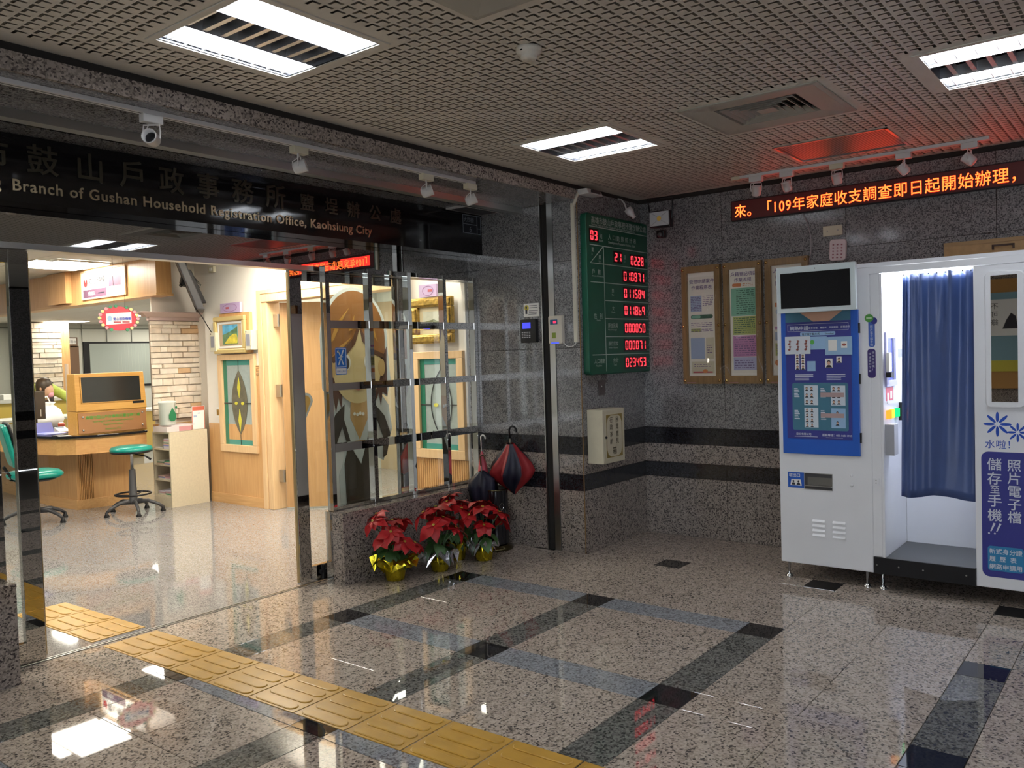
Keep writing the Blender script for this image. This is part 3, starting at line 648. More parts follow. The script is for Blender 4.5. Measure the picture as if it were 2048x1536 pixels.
g.make('gold_border', BR2, t); INK = P('box_ink', (.06, .045, .02), .5)
for i, ch in enumerate('民眾意見'): text(fr, ch, 2.158, .945-i*.052, .043, INK, t, bold=.012, d=.002)
for i, ch in enumerate('行政革新'): text(fr, ch, 2.075, .945-i*.052, .043, INK, t, bold=.012, d=.002)
text(fr, '箱', 2.11, .715, .058, INK, t, bold=.012, d=.002)
G().lathe((2.022, -.50, .84), [(.009, 0), (.009, .008), (.005, .012)], 12, (0, -1, 0)).make('lock', BLACK, t)
t = thing('access_keypad', 'black access control keypad with a blue lit screen on the end wall', 'keypad', (1.91, .07, 1.54))
fr = FX(1.895); g = G(); fr.rrect(g, -.147, 1.54, -.002, 1.715, .008, -.035, 0); g.make('body', BLACK, t, bevel=.004)
g = G(); fr.box(g, -.125, 1.645, -.05, 1.69, 0, .001); g.make('screen', P('lcd_blue', (.02, .03, .6), .3, emit=.9, ec=(.06, .07, 1)), t)
for r_ in range(4):
    for c_ in range(4):
        g = G(); fr.box(g, -.132+c_*.0215, 1.614-r_*.0125, -.132+c_*.0215+.014, 1.614-r_*.0125+.007, 0, .0015); g.make('key', P('key_grey', (.45, .45, .48), .4), t)
t = thing('notice_card', 'small white notice card with a yellow figure above the black keypad', 'notice', (1.925, .06, 1.735))
fr = FX(1.928); g = G(); fr.box(g, -.132, 1.733, .008, 1.833, 0, .001); g.make('card', PAPER, t)
g = G(); fr.ell(g, -.105, 1.80, .02, .022, .001, .0016); g.make('yellow_spot', P('card_yellow', (.6, .5, .05), .6), t)
g = G(); fr.ell(g, -.108, 1.803, .008, .01, .0016, .002, 12); fr.box(g, -.117, 1.755, -.099, 1.79, .0016, .002); g.make('figure_print', P('print_ink', (.03, .03, .05), .6), t)
g = G()
for z_, a0_, a1_ in ((1.815, -.08, -.01), (1.80, -.08, -.005), (1.778, -.085, -.002), (1.765, -.085, -.01), (1.752, -.09, -.015)): fr.box(g, a0_, z_-.003, a1_, z_+.003, .001, .0015)
g.make('text_lines', P('print_grey', (.25, .25, .27), .6), t)
t = thing('card_reader', 'cream card reader with a small red display beside the shutter track', 'card reader', (1.91, -.17, 1.524))
fr = FX(1.893); g = G(); fr.rrect(g, .113, 1.524, .233, 1.728, .012, -.037, 0); g.make('body', P('reader_cream', (.62, .58, .50), .4), t, bevel=.005)
g = G(); fr.box(g, .13, 1.665, .195, 1.70, 0, .001); g.make('display_window', P('reader_blue', (.02, .10, .22), .3), t)
g = G(); fr.box(g, .158, 1.673, .185, 1.69, .001, .0015); g.make('red_digits', emis('reader_red', (1, .04, .1), 1.6), t)
g = G(); fr.box(g, .145, 1.565, .178, 1.605, 0, .001); g.make('emblem', P('reader_green', (.20, .28, .03), .4), t)
g = G(); fr.box(g, .135, 1.526, .205, 1.536, 0, .001); g.make('light_strip', emis('reader_strip', (.1, .15, 1), 1.0), t)
t = thing('cable_conduit', 'cream plastic cable conduit running up the column edge', 'conduit', (1.92, -.335, 1.53))
G().box(1.912, X1-.0005, -.350, -.322, 1.53, 2.52).make('duct', P('conduit_cream', (.62, .60, .50), .5), t)
G().tube([(1.90, -.235, 1.535), (1.91, -.26, 1.505), (1.912, -.30, 1.498), (1.918, -.33, 1.515), (1.92, -.335, 1.535)], .0035, 6).make('grey_cable', TRACK, t)
G().tube([(1.915, -.345, 2.50), (1.915, -.36, 2.53), (1.915, -.372, 2.56), (1.95, -.375, 2.60)], .012, 8).make('elbow', P('conduit_cream', (.62, .6, .5)), t)
t = thing('emergency_light', 'small white box lamp at the column top under the ceiling', 'lamp', (2.03, -.42, 2.60))
G().hexa([(1.93, -.47, 2.575), (2.12, -.47, 2.575), (2.12, -.375, 2.575), (1.93, -.375, 2.575), (1.93, -.45, 2.615), (2.12, -.45, 2.615), (2.12, -.375, 2.615), (1.93, -.375, 2.615)]).make('case', TRACK, t, bevel=.004)
G().box(1.97, 2.08, -.474, -.463, 2.585, 2.605).make('lens', DKGREY, t)
G().box(1.99, 2.05, -.42, -.376, 2.615, 2.62).make('bracket', TRACK, t)
t = thing('flood_light', 'black floodlight with a motion sensor hanging in the wall corner', 'floodlight', (2.6, -.66, 2.38))
G().hexa([(2.60, -.75, 2.375), (2.60, -.575, 2.385), (2.66, -.575, 2.385), (2.66, -.75, 2.375), (2.60, -.75, 2.50), (2.60, -.575, 2.51), (2.66, -.575, 2.51), (2.66, -.75, 2.50)]).make('housing', BLACK, t, bevel=.006)
fr = F((2.598, 0, 0), (0, -1, 0), (0, 0, 1)); g = G(); fr.box(g, .583, 2.392, .742, 2.497, 0, .003); g.make('glass_front', P('flood_white', (.55, .56, .58), .2), t)
g = G(); fr.ell(g, .662, 2.446, .018, .018, .003, .005, 14); g.make('led_chip', P('chip_yellow', (.75, .50, .10), .5), t)
g = G()
for p_ in (((.583, 2.392), (.645, 2.43)), ((.583, 2.497), (.645, 2.462)), ((.742, 2.392), (.68, 2.43)), ((.742, 2.497), (.68, 2.462))):
    g.tube([fr.p(*p_[0], .0035), fr.p(*p_[1], .0035)], .0015, 4)
g.make('reflector_edges', P('edge_grey', (.3, .3, .32), .4), t)
G().tube([(2.63, -.578, 2.44), (2.63, -.565, 2.52), (2.63, -.55, 2.61), (2.63, -.76, 2.60), (2.63, -.76, 2.52), (2.63, -.75, 2.44)], .006, 6).make('bracket', BLACK, t)
G().box(2.60, 2.65, -.70, -.63, 2.30, 2.36).make('motion_sensor', BLACK, t, bevel=.01); G().lathe((2.60, -.665, 2.325), [(.022, 0), (.018, .012), (.006, .018)], 16, (-1, 0, -.3)).make('sensor_dome', DKGREY, t, smooth=True)
t = thing('security_camera', 'small white bracket camera in the dark corner beside the floodlight', 'camera', (2.45, -.50, 2.47))
G().tube([(2.50, -.37, 2.62), (2.46, -.42, 2.60), (2.42, -.47, 2.56), (2.40, -.50, 2.50)], .006, 8).make('arm', TRACK, t)
G().lathe((2.44, -.50, 2.50), [(.012, -.03), (.03, -.025), (.03, .01), (.016, .04), (.016, .06)], 16, (.3, -.5, -.8)).make('head', TRACK, t, smooth=True)
t = thing('junction_plate', 'yellowed square cover plate on the wall left of the white handset', 'cover plate', (2.835, -1.86, 2.21))
G().box(2.825, XB-.0005, -1.93, -1.80, 2.205, 2.275).make('plate', BEIGE, t, bevel=.003)
for yy in (-1.90, -1.83): G().lathe((2.825, yy, 2.24), [(.005, 0), (.004, .002)], 10, (-1, 0, 0)).make('screw', STEEL2, t)
t = thing('remote_handset', 'white wall keypad handset hanging tilted above the booth monitor', 'handset', (2.80, -1.90, 2.03))
fr = F((2.80, -1.90, 2.03), (0, -1, -.05), (0, -.05, 1)); g = G(); fr.rrect(g, -.055, 0, .055, .145, .02, -.03, 0); g.make('body', P('handset_white', (.62, .52, .52), .4), t, bevel=.004)
for r_ in range(5):
    for c_ in range(3):
        g = G(); fr.ell(g, -.028+c_*.028, .02+r_*.022, .006, .005, 0, .003, 10); g.make('button', P('button_red', (.30, .10, .12), .4), t)
t = thing('wall_cable', 'thin grey cable drooping on the wall beside the third notice frame', 'cable', (2.83, -1.68, 2.2))
G().tube([(2.832, -1.66, 2.385), (2.832, -1.69, 2.32), (2.832, -1.715, 2.22), (2.832, -1.715, 2.12), (2.832, -1.70, 2.04), (2.832, -1.69, 1.95)], .004, 6).make('cable', P('cable_grey', (.35, .32, .32), .5), t)
t = thing('wall_patch', 'small stained grey metal plate under the green board', 'plate', (2.19, YS-.002, 1.14))
G().box(2.15, 2.235, YS-.006, YS-.0005, 1.135, 1.245).make('plate', P('stained_plate', (.10, .085, .085), .6, var=.3), t); G().lathe((2.19, YS-.006, 1.20), [(.006, 0), (.004, .004)], 10, (0, -1, 0)).make('screw', STEEL2, t)
t = thing('cork_board', 'tan wooden board on the back wall above the photo booth roof', 'board', (2.82, -3.1, 1.94))
fr = FX(2.81); g = G(); fr.box(g, 2.56, 1.85, 3.8, 2.075, -.028, 0); g.make('panel', P('tan_board', (.42, .27, .12), .6, var=.1), t); g = G(); fr.box(g, 2.56, 2.055, 3.8, 2.078, 0, .006); g.make('top_rail', P('tan_rail', (.36, .23, .10), .5), t)
g = G(); fr.box(g, 2.83, 2.03, 2.95, 2.04, 0, .02); fr.box(g, 2.83, 2.01, 2.84, 2.035, 0, .02); fr.box(g, 2.94, 2.01, 2.95, 2.035, 0, .02); g.make('hinge_bracket', P('bracket_brown', (.06, .03, .02), .6), t)

# ---------------------------------------------------------------- three framed procedure posters
PC = {'purple': (.14, .08, .22), 'green': (.20, .45, .33), 'olive': (.40, .44, .14), 'pink': (.50, .22, .42), 'lilac': (.42, .42, .62), 'blue': (.36, .44, .62), 'orange': (.62, .22, .08), 'dkgreen': (.03, .10, .07), 'cream': (.60, .56, .42), 'red': (.45, .10, .12)}
def pc(k): return P('poster_'+k, PC[k], .6)
def poster(a0, a1, label):
    t = thing('framed_notice', label, 'framed notice', (2.82, -(a0+a1)/2, 1.19), 'wooden notice frames on the back wall')
    fr = FX(2.80); g = G(); w = .044
    for q in ((a0, 1.19, a1, 1.25), (a0, 2.035, a1, 2.085), (a0, 1.25, a0+w, 2.035), (a1-w, 1.25, a1, 2.035)):
        g = G(); fr.box(g, *q, -.039, 0); fr.box(g, q[0]+.010, q[1]+.012 if q[3]-q[1] > .3 or q[1] < 1.3 else q[1]+.01, q[2]-.010, q[3]-.012, 0, .004); g.make('frame_rail', OAK, t)
    g = G(); fr.box(g, a0+w, 1.25, a1-w, 2.035, -.03, -.02); g.make('sheet', P('poster_sheet', (.78, .74, .66), .5), t)
    for p_ in ((a0+.015, 2.06), (a1-.015, 2.06), (a0+.015, 1.215), (a1-.015, 1.215), (a0+.012, 1.63), (a1-.012, 1.63)):
        g = G(); g.lathe(fr.p(*p_), [(.010, 0), (.011, .006), (.007, .012)], 12, fr.n); g.make('brass_stud', BRASS, t, smooth=True)
    g = G(); fr.box(g, a0+.03, 1.20, a0+.105, 1.222, 0, .001); g.make('tag_label', pc('pink'), t)
    return t, F((2.8195, -a0-w, 1.25), (0, -1, 0), (0, 0, 1)), a1-a0-2*w
def block(fr, par, a0, b0, a1, b1, k, d=.0004, name='printed_block'):
    g = G(); fr.box(g, a0, b0, a1, b1, 0, d); return g.make(name, pc(k), par)
def lines(fr, par, a0, b0, a1, b1, n, k='purple', d=.0012, seed=1):
    rr = random.Random(seed); g = G(); h = (b1-b0)/n
    for i in range(n):
        x = a0
        while x < a1-.006:
            w = rr.uniform(.006, .03); fr.box(g, x, b0+i*h+h*.3, min(x+w, a1), b0+i*h+h*.62, 0, d); x += w+rr.uniform(.003, .012)
    g.make('print_lines', pc(k), par)
t, fr, w = poster(.732, 1.043, 'left oak notice frame of three, with the short procedure list')
text(fr, '受理申請案件', .012, .705, .034, pc('purple'), t, bold=.012); text(fr, '作業程序表', .028, .658, .034, pc('purple'), t, bold=.012)
block(fr, t, .02, .49, .11, .61, 'blue'); lines(fr, t, .022, .495, .108, .605, 9); lines(fr, t, .12, .53, .205, .61, 6, seed=3)
g = G(); fr.rrect(g, .02, .435, .20, .465, .014, 0, .0008); g.make('green_pill', pc('dkgreen'), t); g = G(); fr.rrect(g, .024, .439, .10, .461, .01, .0008, .0014); g.make('green_inset', pc('green'), t)
lines(fr, t, .02, .37, .20, .41, 3, seed=4); block(fr, t, .02, .335, .10, .36, 'olive'); lines(fr, t, .02, .335, .20, .36, 2, seed=5)
block(fr, t, .015, .13, .13, .29, 'blue'); lines(fr, t, .02, .14, .12, .285, 10, 'blue', .0014, 6); block(fr, t, .14, .13, .205, .29, 'cream'); lines(fr, t, .15, .17, .195, .24, 4, seed=7)
block(fr, t, .02, .02, .205, .11, 'cream'); lines(fr, t, .04, .065, .18, .095, 2, seed=8); block(fr, t, .03, .022, .19, .034, 'red', .001)
g = G(); fr.ell(g, .13, .036, .02, .015, .001, .0016); g.make('coin_print', pc('orange'), t)
g = G(); FX(2.803).box(g, .70+.07, 1.52, .75+.07, 1.56, 0, 0) if False else None
t, fr, w = poster(1.070, 1.362, 'middle oak notice frame, with the long green, yellow and pink flow chart')
text(fr, '戶籍登記項目', .008, .735, .0335, pc('purple'), t, bold=.012); text(fr, '作業流程', .035, .692, .0335, pc('purple'), t, bold=.012)
g = G(); fr.rrect(g, .02, .655, .09, .68, .011, 0, .0008); g.make('orange_pill', pc('orange'), t); lines(fr, t, .10, .655, .18, .68, 2, 'orange', seed=9)
block(fr, t, .01, .44, .20, .645, 'green'); lines(fr, t, .05, .45, .19, .635, 12, 'dkgreen', seed=10)
block(fr, t, .02, .30, .20, .435, 'olive'); lines(fr, t, .03, .31, .19, .43, 8, 'dkgreen', seed=11)
block(fr, t, .02, .14, .20, .295, 'pink'); lines(fr, t, .03, .145, .19, .29, 9, 'purple', seed=12)
block(fr, t, .02, .04, .20, .135, 'lilac'); lines(fr, t, .03, .05, .18, .12, 4, 'purple', seed=13)
t, fr, w = poster(1.389, 1.70, 'right oak notice frame, half hidden behind the booth monitor')
text(fr, '人民', .012, .735, .036, pc('purple'), t, bold=.012); text(fr, '（陳', .005, .69, .036, pc('purple'), t, bold=.012); text(fr, '作業', .02, .645, .036, pc('purple'), t, bold=.012)
block(fr, t, .02, .49, .20, .52, 'orange'); g = G(); fr.ell(g, .045, .455, .018, .022, 0, .001); g.make('blue_icon', pc('blue'), t); g = G(); fr.ell(g, .075, .42, .018, .022, 0, .001); g.make('dark_icon', pc('dkgreen'), t)
block(fr, t, .02, .33, .20, .35, 'pink'); block(fr, t, .02, .25, .20, .31, 'blue'); block(fr, t, .02, .14, .20, .23, 'olive'); lines(fr, t, .03, .15, .19, .22, 4, seed=14)
g = G(); fr.rrect(g, .015, .07, .20, .11, .018, 0, .001); g.make('orange_pill', pc('orange'), t)
# loose plastic film hung over the frames
m_, n_ = 26, 20; g = G(); vs = []; fs = []
for i in range(m_+1):
    for j in range(n_+1):
        a = .79+.85*i/m_; z = 1.27+.73*j/n_
        d = .010 + .006*math.sin(a*17+z*3) + .008*math.sin(a*7-z*9) + .004*math.sin(z*21)
        vs.append((2.79-max(.002, d), -a, z))
for i in range(m_):
    for j in range(n_): k = i*(n_+1)+j; fs.append((k, k+n_+1, k+n_+2, k+1))
g.add(vs, fs); o = g.make('plastic_film', GLASSF, None, loc=(2.79, -1.2, 1.27), smooth=True); tag(o, 'loose clear plastic film hanging over the three notice frames', 'plastic film')

# ---------------------------------------------------------------- photo booth
bt = thing('photo_booth', 'white self service photo booth with a blue poster door standing against the wall', 'photo booth', (2.4, -2.4, 0))
FB = FX(2.05)
g = G(); BW = WHITE
g.box(2.05, 2.80, -2.31, -1.755, .103, 1.90); g.box(2.05, 2.80, -2.362, -2.31, .20, 1.90)
g.make('machine_cabinet', BW, bt, bevel=.004)
g = G(); g.box(2.05, 2.56, -2.376, -2.3625, .20, 1.86); g.make('inner_side_wall', BW, bt)
G().box(2.56, 2.80, -3.7, -2.377, .16, 1.86).make('inner_back_wall', BW, bt)
G().box(2.05, 2.80, -3.7, -1.755, 1.9015, 1.925).make('roof', BW, bt)
g = G(); g.box(2.045, 2.06, -3.7, -2.30, 1.862, 1.9005); g.make('header_rail', BW, bt)
G().box(2.05, 2.56, -3.70, -2.848, .103, 1.861).make('side_cabinet', BW, bt, bevel=.003)
G().box(2.045, 2.556, -2.846, -2.378, .165, .20).make('booth_floor', P('booth_floor_grey', (.06, .065, .07), .6, var=.1, vs=200), bt)
G().box(2.04, 2.049, -2.846, -2.312, .103, .199).make('black_skirt', BLACK, bt)
for yy in (-2.33, -2.45, -2.58, -2.80): G().lathe((2.04, yy, .155), [(.005, 0), (.004, .003)], 8, (-1, 0, 0)).make('screw', STEEL2, bt)
G().box(2.10, 2.55, -2.373, -2.366, .20, .225).make('side_skirting', BW, bt)
G().box(2.08, 2.53, -2.83, -2.40, 1.845, 1.86).make('booth_light', emis('booth_light', (.93, .95, 1.0), 22.0), bt)
for (x_, y_) in ((2.09, -1.79), (2.09, -2.262), (2.09, -2.352), (2.70, -1.79), (2.70, -2.35), (2.09, -3.3)):
    t2 = G(); t2.lathe((x_, y_, 0), [(.024, 0), (.026, .006), (.018, .014), (.016, .022), (.007, .024), (.007, .103)], 16).make('adjustable_foot', CHROME, bt, smooth=True)
# blue poster door with printed sheet
g = G(); FB.box(g, 1.785, .79, 2.248, 1.66, .0, .014); dr = g.make('poster_door', BLUEP, bt, bevel=.003)
for z_ in (1.55, 1.25, .90):
    g = G(); FB.box(g, 2.247, z_-.03, 2.255, z_+.03, .002, .016); g.make('hinge', BLACK, dr)
FP = FX(2.035)
def fp(g, *a): return FP.box(g, *a)
g = G(); fp(g, 1.815, .885, 2.205, 1.66, 0, .0015); g.make('poster_sheet', NAVY, dr)
PT = P('poster_teal', (.05, .17, .25), .35); PW = P('poster_white_ink', (.62, .66, .74), .4); PL = P('poster_light_blue', (.30, .48, .70), .4); PD = P('poster_ink', (.02, .02, .03), .4); SK = P('printed_skin', (.62, .36, .25), .5)
g = G(); fp(g, 1.815, 1.60, 2.205, 1.66, .0015, .002); g.make('top_band', PT, dr)
g = G(); FP.poly(g, [(1.90, 1.66), (1.985, 1.60), (2.08, 1.60), (2.16, 1.66)], .002, .0024); g.make('hand_photo', SK, dr)
g = G(); FP.frame(g, 1.828, 1.543, 2.192, 1.587, .0018, .0015, .002); g.make('title_frame', PW, dr)
text(FP, '網路申請', 1.84, 1.552, .029, PW, dr, bold=.012, d=.002); text(FP, '新身分證．履歷表．兵役體檢．各類證照', 1.957, 1.556, .0135, PW, dr, bold=.012, d=.002)
g = G(); FP.rrect(g, 1.905, 1.515, 2.115, 1.537, .006, .0015, .002); g.make('download_pill', PL, dr)
text(FP, '電子檔下載方式', 1.915, 1.519, .0155, PD, dr, bold=.012, d=.0024); text(FP, 'Download', 2.055, 1.52, .012, PD, dr, bold=.02, d=.0024)
g = G(); fp(g, 1.96, 1.43, 2.065, 1.508, .0015, .002); g.make('message_box', PL, dr)
g = G(); FP.ell(g, 1.978, 1.475, .0125, .014, .002, .0026); g.make('green_badge', P('badge_green', (.10, .42, .08), .4), dr)
def face(a, b, s, par):
    g = G(); FP.box(g, a-s*.9, b-s*1.1, a+s*.9, b+s*1.2, .002, .0024); g.make('photo_card', PAPER, par)
    g = G().mat(PD); FP.ell(g, a, b+s*.25, s*.47, s*.55, .0024, .0028, 10); FP.poly(g, [(a-s*.8, b-s*1.05), (a+s*.8, b-s*1.05), (a+s*.35, b-s*.45), (a-s*.35, b-s*.45)], .0024, .0028)
    g.mat(SK); FP.ell(g, a, b+s*.02, s*.38, s*.5, .0028, .0032, 10); g.make('portrait_print', None, par)
for r_ in range(3):
    for c_ in range(2): face(1.885+c_*.034, 1.39-r_*.033, .0145, dr)
g = G(); fp(g, 1.945, 1.30, 1.995, 1.36, .002, .0024); g.make('phone_print', PL, dr)
face(2.075, 1.345, .024, dr); face(2.135, 1.365, .017, dr)
for (a_, b_) in ((1.87, 1.275), (2.06, 1.275)):
    g = G()
    for k in range(4): FP.box(g, a_, b_-k*.010, a_+(.11 if k < 2 else .085), b_-k*.010+(.005 if k < 2 else .0025), .0015, .002)
    g.make('print_lines', PW, dr)
g = G(); FP.rrect(g, 1.85, .938, 2.185, 1.228, .012, .0015, .002); g.make('teal_panel', PT, dr)
for (a0_, b0_, a1_, b1_, nc, nr) in ((1.923, 1.092, 2.007, 1.213, 2, 3), (1.923, .955, 2.007, 1.076, 2, 4), (2.084, 1.092, 2.168, 1.211, 2, 3), (2.084, .955, 2.168, 1.074, 1, 2)):
    g = G(); fp(g, a0_, b0_, a1_, b1_, .002, .0026); g.make('photo_sheet', PL if nc == 1 else P('photo_sheet_white', (.6, .68, .76), .4), dr)
    for r_ in range(nr):
        for c_ in range(nc):
            s = min(.0135, (b1_-b0_)/nr/2.6); g = G().mat(PD); a = a0_+.016+c_*.03+(.02 if nc == 1 else 0); b = b1_-(r_+.5)*(b1_-b0_)/nr
            FP.ell(g, a, b+s*.25, s*.5, s*.62, .0026, .003, 10); FP.poly(g, [(a-s*.9, b-s*1.1), (a+s*.9, b-s*1.1), (a+s*.35, b-s*.45), (a-s*.35, b-s*.45)], .0026, .003); g.mat(SK); FP.ell(g, a, b, s*.4, s*.52, .003, .0034, 10); g.make('portrait_print', None, dr)
for (a_, b_) in ((1.862, 1.19), (2.022, 1.19), (1.862, 1.055), (2.022, 1.055)):
    g = G()
    for k in range(6): FP.box(g, a_, b_-k*.010, a_+.022+.005*(k % 3), b_-k*.010+.0055, .002, .0024)
    g.make('print_lines', PW, dr)
for z_ in (1.155, 1.03):
    g = G(); FP.box(g, 2.022, z_-.013, 2.16, z_+.013, .0036, .0042); g.make('red_tape', P('tape_grey_red', (.42, .30, .30), .6), dr)
text(FP, '股份有限公司', 1.87, .908, .0155, PW, dr, bold=.012, d=.002); text(FP, '服務專線：080-068-1985', 2.028, .905, .0165, PW, dr, bold=.012, d=.002)
g = G(); fp(g, 1.86, .897, 2.00, .9, .0015, .002); fp(g, 2.05, .895, 2.15, .897, .0015, .002); g.make('small_print', PW, dr)
# two cards taped on the poster
cd = thing('hand_photo_card', 'white card printed with six little red hands taped on the left of the blue door', 'card', (2.03, -1.89, 1.40))
g = G(); FP.box(g, 1.812, 1.405, 1.968, 1.513, .006, .007); g.make('card', P('card_white', (.62, .66, .72), .3), cd)
for r_ in range(2):
    for c_ in range(3):
        g = G(); a = 1.838+c_*.05; b = 1.465-r_*.034+.008
        FP.ell(g, a, b-.006, .008, .007, .007, .0075, 10)
        for k in range(4): q = math.radians(50+k*22); FP.poly(g, [(a-.002+k*.002, b-.004), (a+.002+k*.002, b-.004), (a+.002+k*.002+.018*math.cos(q), b+.018*math.sin(q)), (a-.001+k*.002+.018*math.cos(q), b+.018*math.sin(q))], .007, .0075)
        g.make('hand_print', P('hand_red', (.33, .09, .07), .5), cd)
cd = thing('blue_info_card', 'pale blue card with a red hand taped on the right of the blue door', 'card', (2.03, -2.13, 1.40))
g = G(); FP.box(g, 2.056, 1.395, 2.213, 1.503, .006, .007); g.make('card', P('card_blue', (.30, .47, .66), .3), cd)
g = G(); FP.box(g, 2.075, 1.42, 2.125, 1.485, .007, .0075); FP.box(g, 2.15, 1.435, 2.185, 1.475, .007, .0075); g.make('white_panels', PAPER, cd)
g = G(); FP.ell(g, 2.167, 1.455, .013, .008, .0075, .008, 10); g.make('hand_print', P('hand_red', (.33, .09, .07), .5), cd)
# monitor (tilted forward)
mo = thing('booth_monitor', 'white framed flat monitor with a black screen mounted over the blue door', 'monitor', (1.97, -2.03, 1.65))
fm = F((1.945, -1.797, 1.655), (0, -1, .0), (-.03, 0, 1)); g = G(); fm.rrect(g, 0, 0, .466, .278, .008, -.035, 0); g.make('bezel', P('monitor_white', (.62, .70, .72), .25), mo, bevel=.004)
g = G(); fm.box(g, .026, .028, .436, .240, 0, .0012); g.make('screen', P('screen_black', (.004, .004, .005), .25, spec=.2), mo)
g = G(); fm.ell(g, .235, .258, .003, .003, 0, .001, 8); g.make('webcam', BLACK, mo)
G().box(1.96, 2.05, -2.10, -1.96, 1.72, 1.84).make('wall_mount', DKGREY, mo)
# lower fittings of the booth front
g = G(); FB.box(g, 1.807, .576, 1.907, .673, 0, .002); st2 = g.make('outlet_sticker', BLUEP, bt); text(FB, '取出口', 1.814, .645, .024, PAPER, st2, bold=.012, d=.003)
g = G().mat(PAPER); FB.poly(g, [(1.822, .59), (1.893, .59), (1.886, .628), (1.829, .628)], .002, .003)
g.mat(PD)
for a_ in (1.842, 1.873): FB.ell(g, a_, .616, .006, .007, .003, .0036, 10); FB.poly(g, [(a_-.013, .594), (a_+.013, .594), (a_+.007, .608), (a_-.007, .608)], .003, .0036)
g.make('photo_icon', None, st2)
g = G().mat(STEEL2); FB.frame(g, 1.909, .571, 2.080, .673, .003, 0, .003); g.mat(DKGREY); FB.box(g, 1.912, .574, 2.077, .670, 0, .0006); g.mat(P('outlet_inner', (.13, .125, .11), .4)); FB.poly(g, [(1.93, .60), (2.077, .60), (2.077, .648), (1.93, .648)], .0006, .001); g.mat(STEEL2); FB.box(g, 1.912, .592, 2.077, .598, .001, .012); g.make('outlet_tray', None, bt)
for z_ in (.672, .612): g = G(); g.lathe(FB.p(2.192, z_), [(.009, 0), (.009, .003), (.004, .007)], 12, FB.n); g.make('cap_nut', BW, bt, smooth=True)
g = G(); FB.box(g, 2.312, .625, 2.348, .665, 0, .004); g.make('latch_plate', BW, bt); g = G()
for z_ in (.637, .653): FB.ell(g, 2.331, z_, .004, .003, .004, .006, 8)
g.make('latch_screws', STEEL2, bt)
for a_ in (1.955, 2.077):
    for k in range(4):
        z_ = .378-k*.029; g = G(); g.hexa([FB.p(a_, z_-.004, 0), FB.p(a_+.075, z_-.004, 0), FB.p(a_+.075, z_-.004, .010), FB.p(a_, z_-.004, .010), FB.p(a_, z_+.010, 0), FB.p(a_+.075, z_+.010, 0), FB.p(a_+.075, z_+.008, .001), FB.p(a_, z_+.008, .001)]); g.make('vent_louvre', BW, bt)
# stickers on the jamb between the blue door and the opening
g = G(); FB.rrect(g, 2.300, 1.435, 2.336, 1.60, .016, 0, .001); s1 = g.make('blue_pill_sticker', P('pill_blue', (.05, .12, .45), .35), bt)
g = G(); FB.ell(g, 2.305, 1.605, .024, .024, .001, .002); g.make('green_disc', P('disc_green', (.08, .30, .06), .35), s1); g = G(); FB.box(g, 2.29, 1.600, 2.320, 1.610, .002, .003); g.make('disc_bar', P('disc_pale', (.5, .7, .45), .4), s1)
g = G(); FB.ell(g, 2.332, 1.588, .018, .02, .001, .0018); g.make('red_blue_disc', NAVY, s1)
for k, ch in enumerate('照片電子檔手機'): text(FB, ch, 2.309, 1.548-k*.0175, .017, PW, s1, d=.0018)
g = G(); FB.rrect(g, 2.293, 1.255, 2.338, 1.425, .016, 0, .001); s2 = g.make('purple_pill_sticker', P('pill_purple', (.035, .02, .14), .35), bt)
for k, ch in enumerate('儲存至手機！'): text(FB, ch, 2.318, 1.398-k*.02, .015, PW, s2, d=.0018)
for k, ch in enumerate('快速便利下載'): text(FB, ch, 2.299, 1.39-k*.02, .015, PW, s2, d=.0018)
# things on the inner side wall
FI = F((0, -2.376, 0), (1, 0, 0), (0, 0, 1))
g = G().mat(P('inner_frame_lilac', (.42, .42, .66), .4)); FI.frame(g, 2.09, 1.20, 2.33, 1.52, .035, 0, .012); g.mat(P('inner_screen_blue', (.03, .05, .30), .25)); FI.box(g, 2.125, 1.235, 2.295, 1.485, 0, .003); g.mat(STEEL2); FI.box(g, 2.26, 1.235, 2.268, 1.485, .003, .012); g.make('mirror_panel', None, bt)
g = G(); FI.box(g, 2.075, 1.29, 2.13, 1.40, .012, .03); g.make('lamp_box', PAPER, bt); g = G(); FI.box(g, 2.07, 1.255, 2.135, 1.285, .012, .04); g.make('camera_lens', BLACK, bt)
g = G(); FI.box(g, 2.11, 1.115, 2.27, 1.195, 0, .002); g.make('red_price_sheet', P('sheet_red', (.62, .12, .16), .5), bt)
g = G(); FI.box(g, 2.13, 1.10, 2.17, 1.16, .002, .003); FI.box(g, 2.20, 1.125, 2.24, 1.17, .002, .003); g.make('sheet_boxes', PAPER, bt)
for a_, c_, s_ in ((2.11, (1, .30, .03), 1.8), (2.18, (1, .50, .06), 2.0), (2.30, (.02, .9, .25), 1.5)):
    g = G(); FI.box(g, a_, 1.01, a_+.045, 1.06, 0, .02); g.make('lit_button', emis('lit_button_%d' % int(a_*100), c_, s_), bt)
g = G(); FI.box(g, 2.40, .98, 2.43, 1.09, 0, .06); g.make('coin_slot', BLACK, bt)
g = G(); FI.box(g, 2.08, .80, 2.17, .98, .0, .05); g.make('leaflet_holder', P('holder_grey', (.40, .41, .44), .4), bt); g = G(); FI.ell(g, 2.27, .86, .05, .07, 0, .003); g.make('blue_leaflet', P('leaflet_blue', (.06, .28, .66), .4), bt)
g = G(); FI.box(g, 2.40, 1.45, 2.47, 1.49, 0, .003); g.make('blue_label', PL, bt); g = G(); FI.box(g, 2.40, 1.37, 2.47, 1.42, 0, .03); g.make('grey_hook', P('holder_grey', (.4, .41, .44)), bt)
G().box(2.06, 2.55, -2.373, -2.370, .575, .582).make('panel_seam', P('seam_grey', (.4, .41, .44), .5), bt)
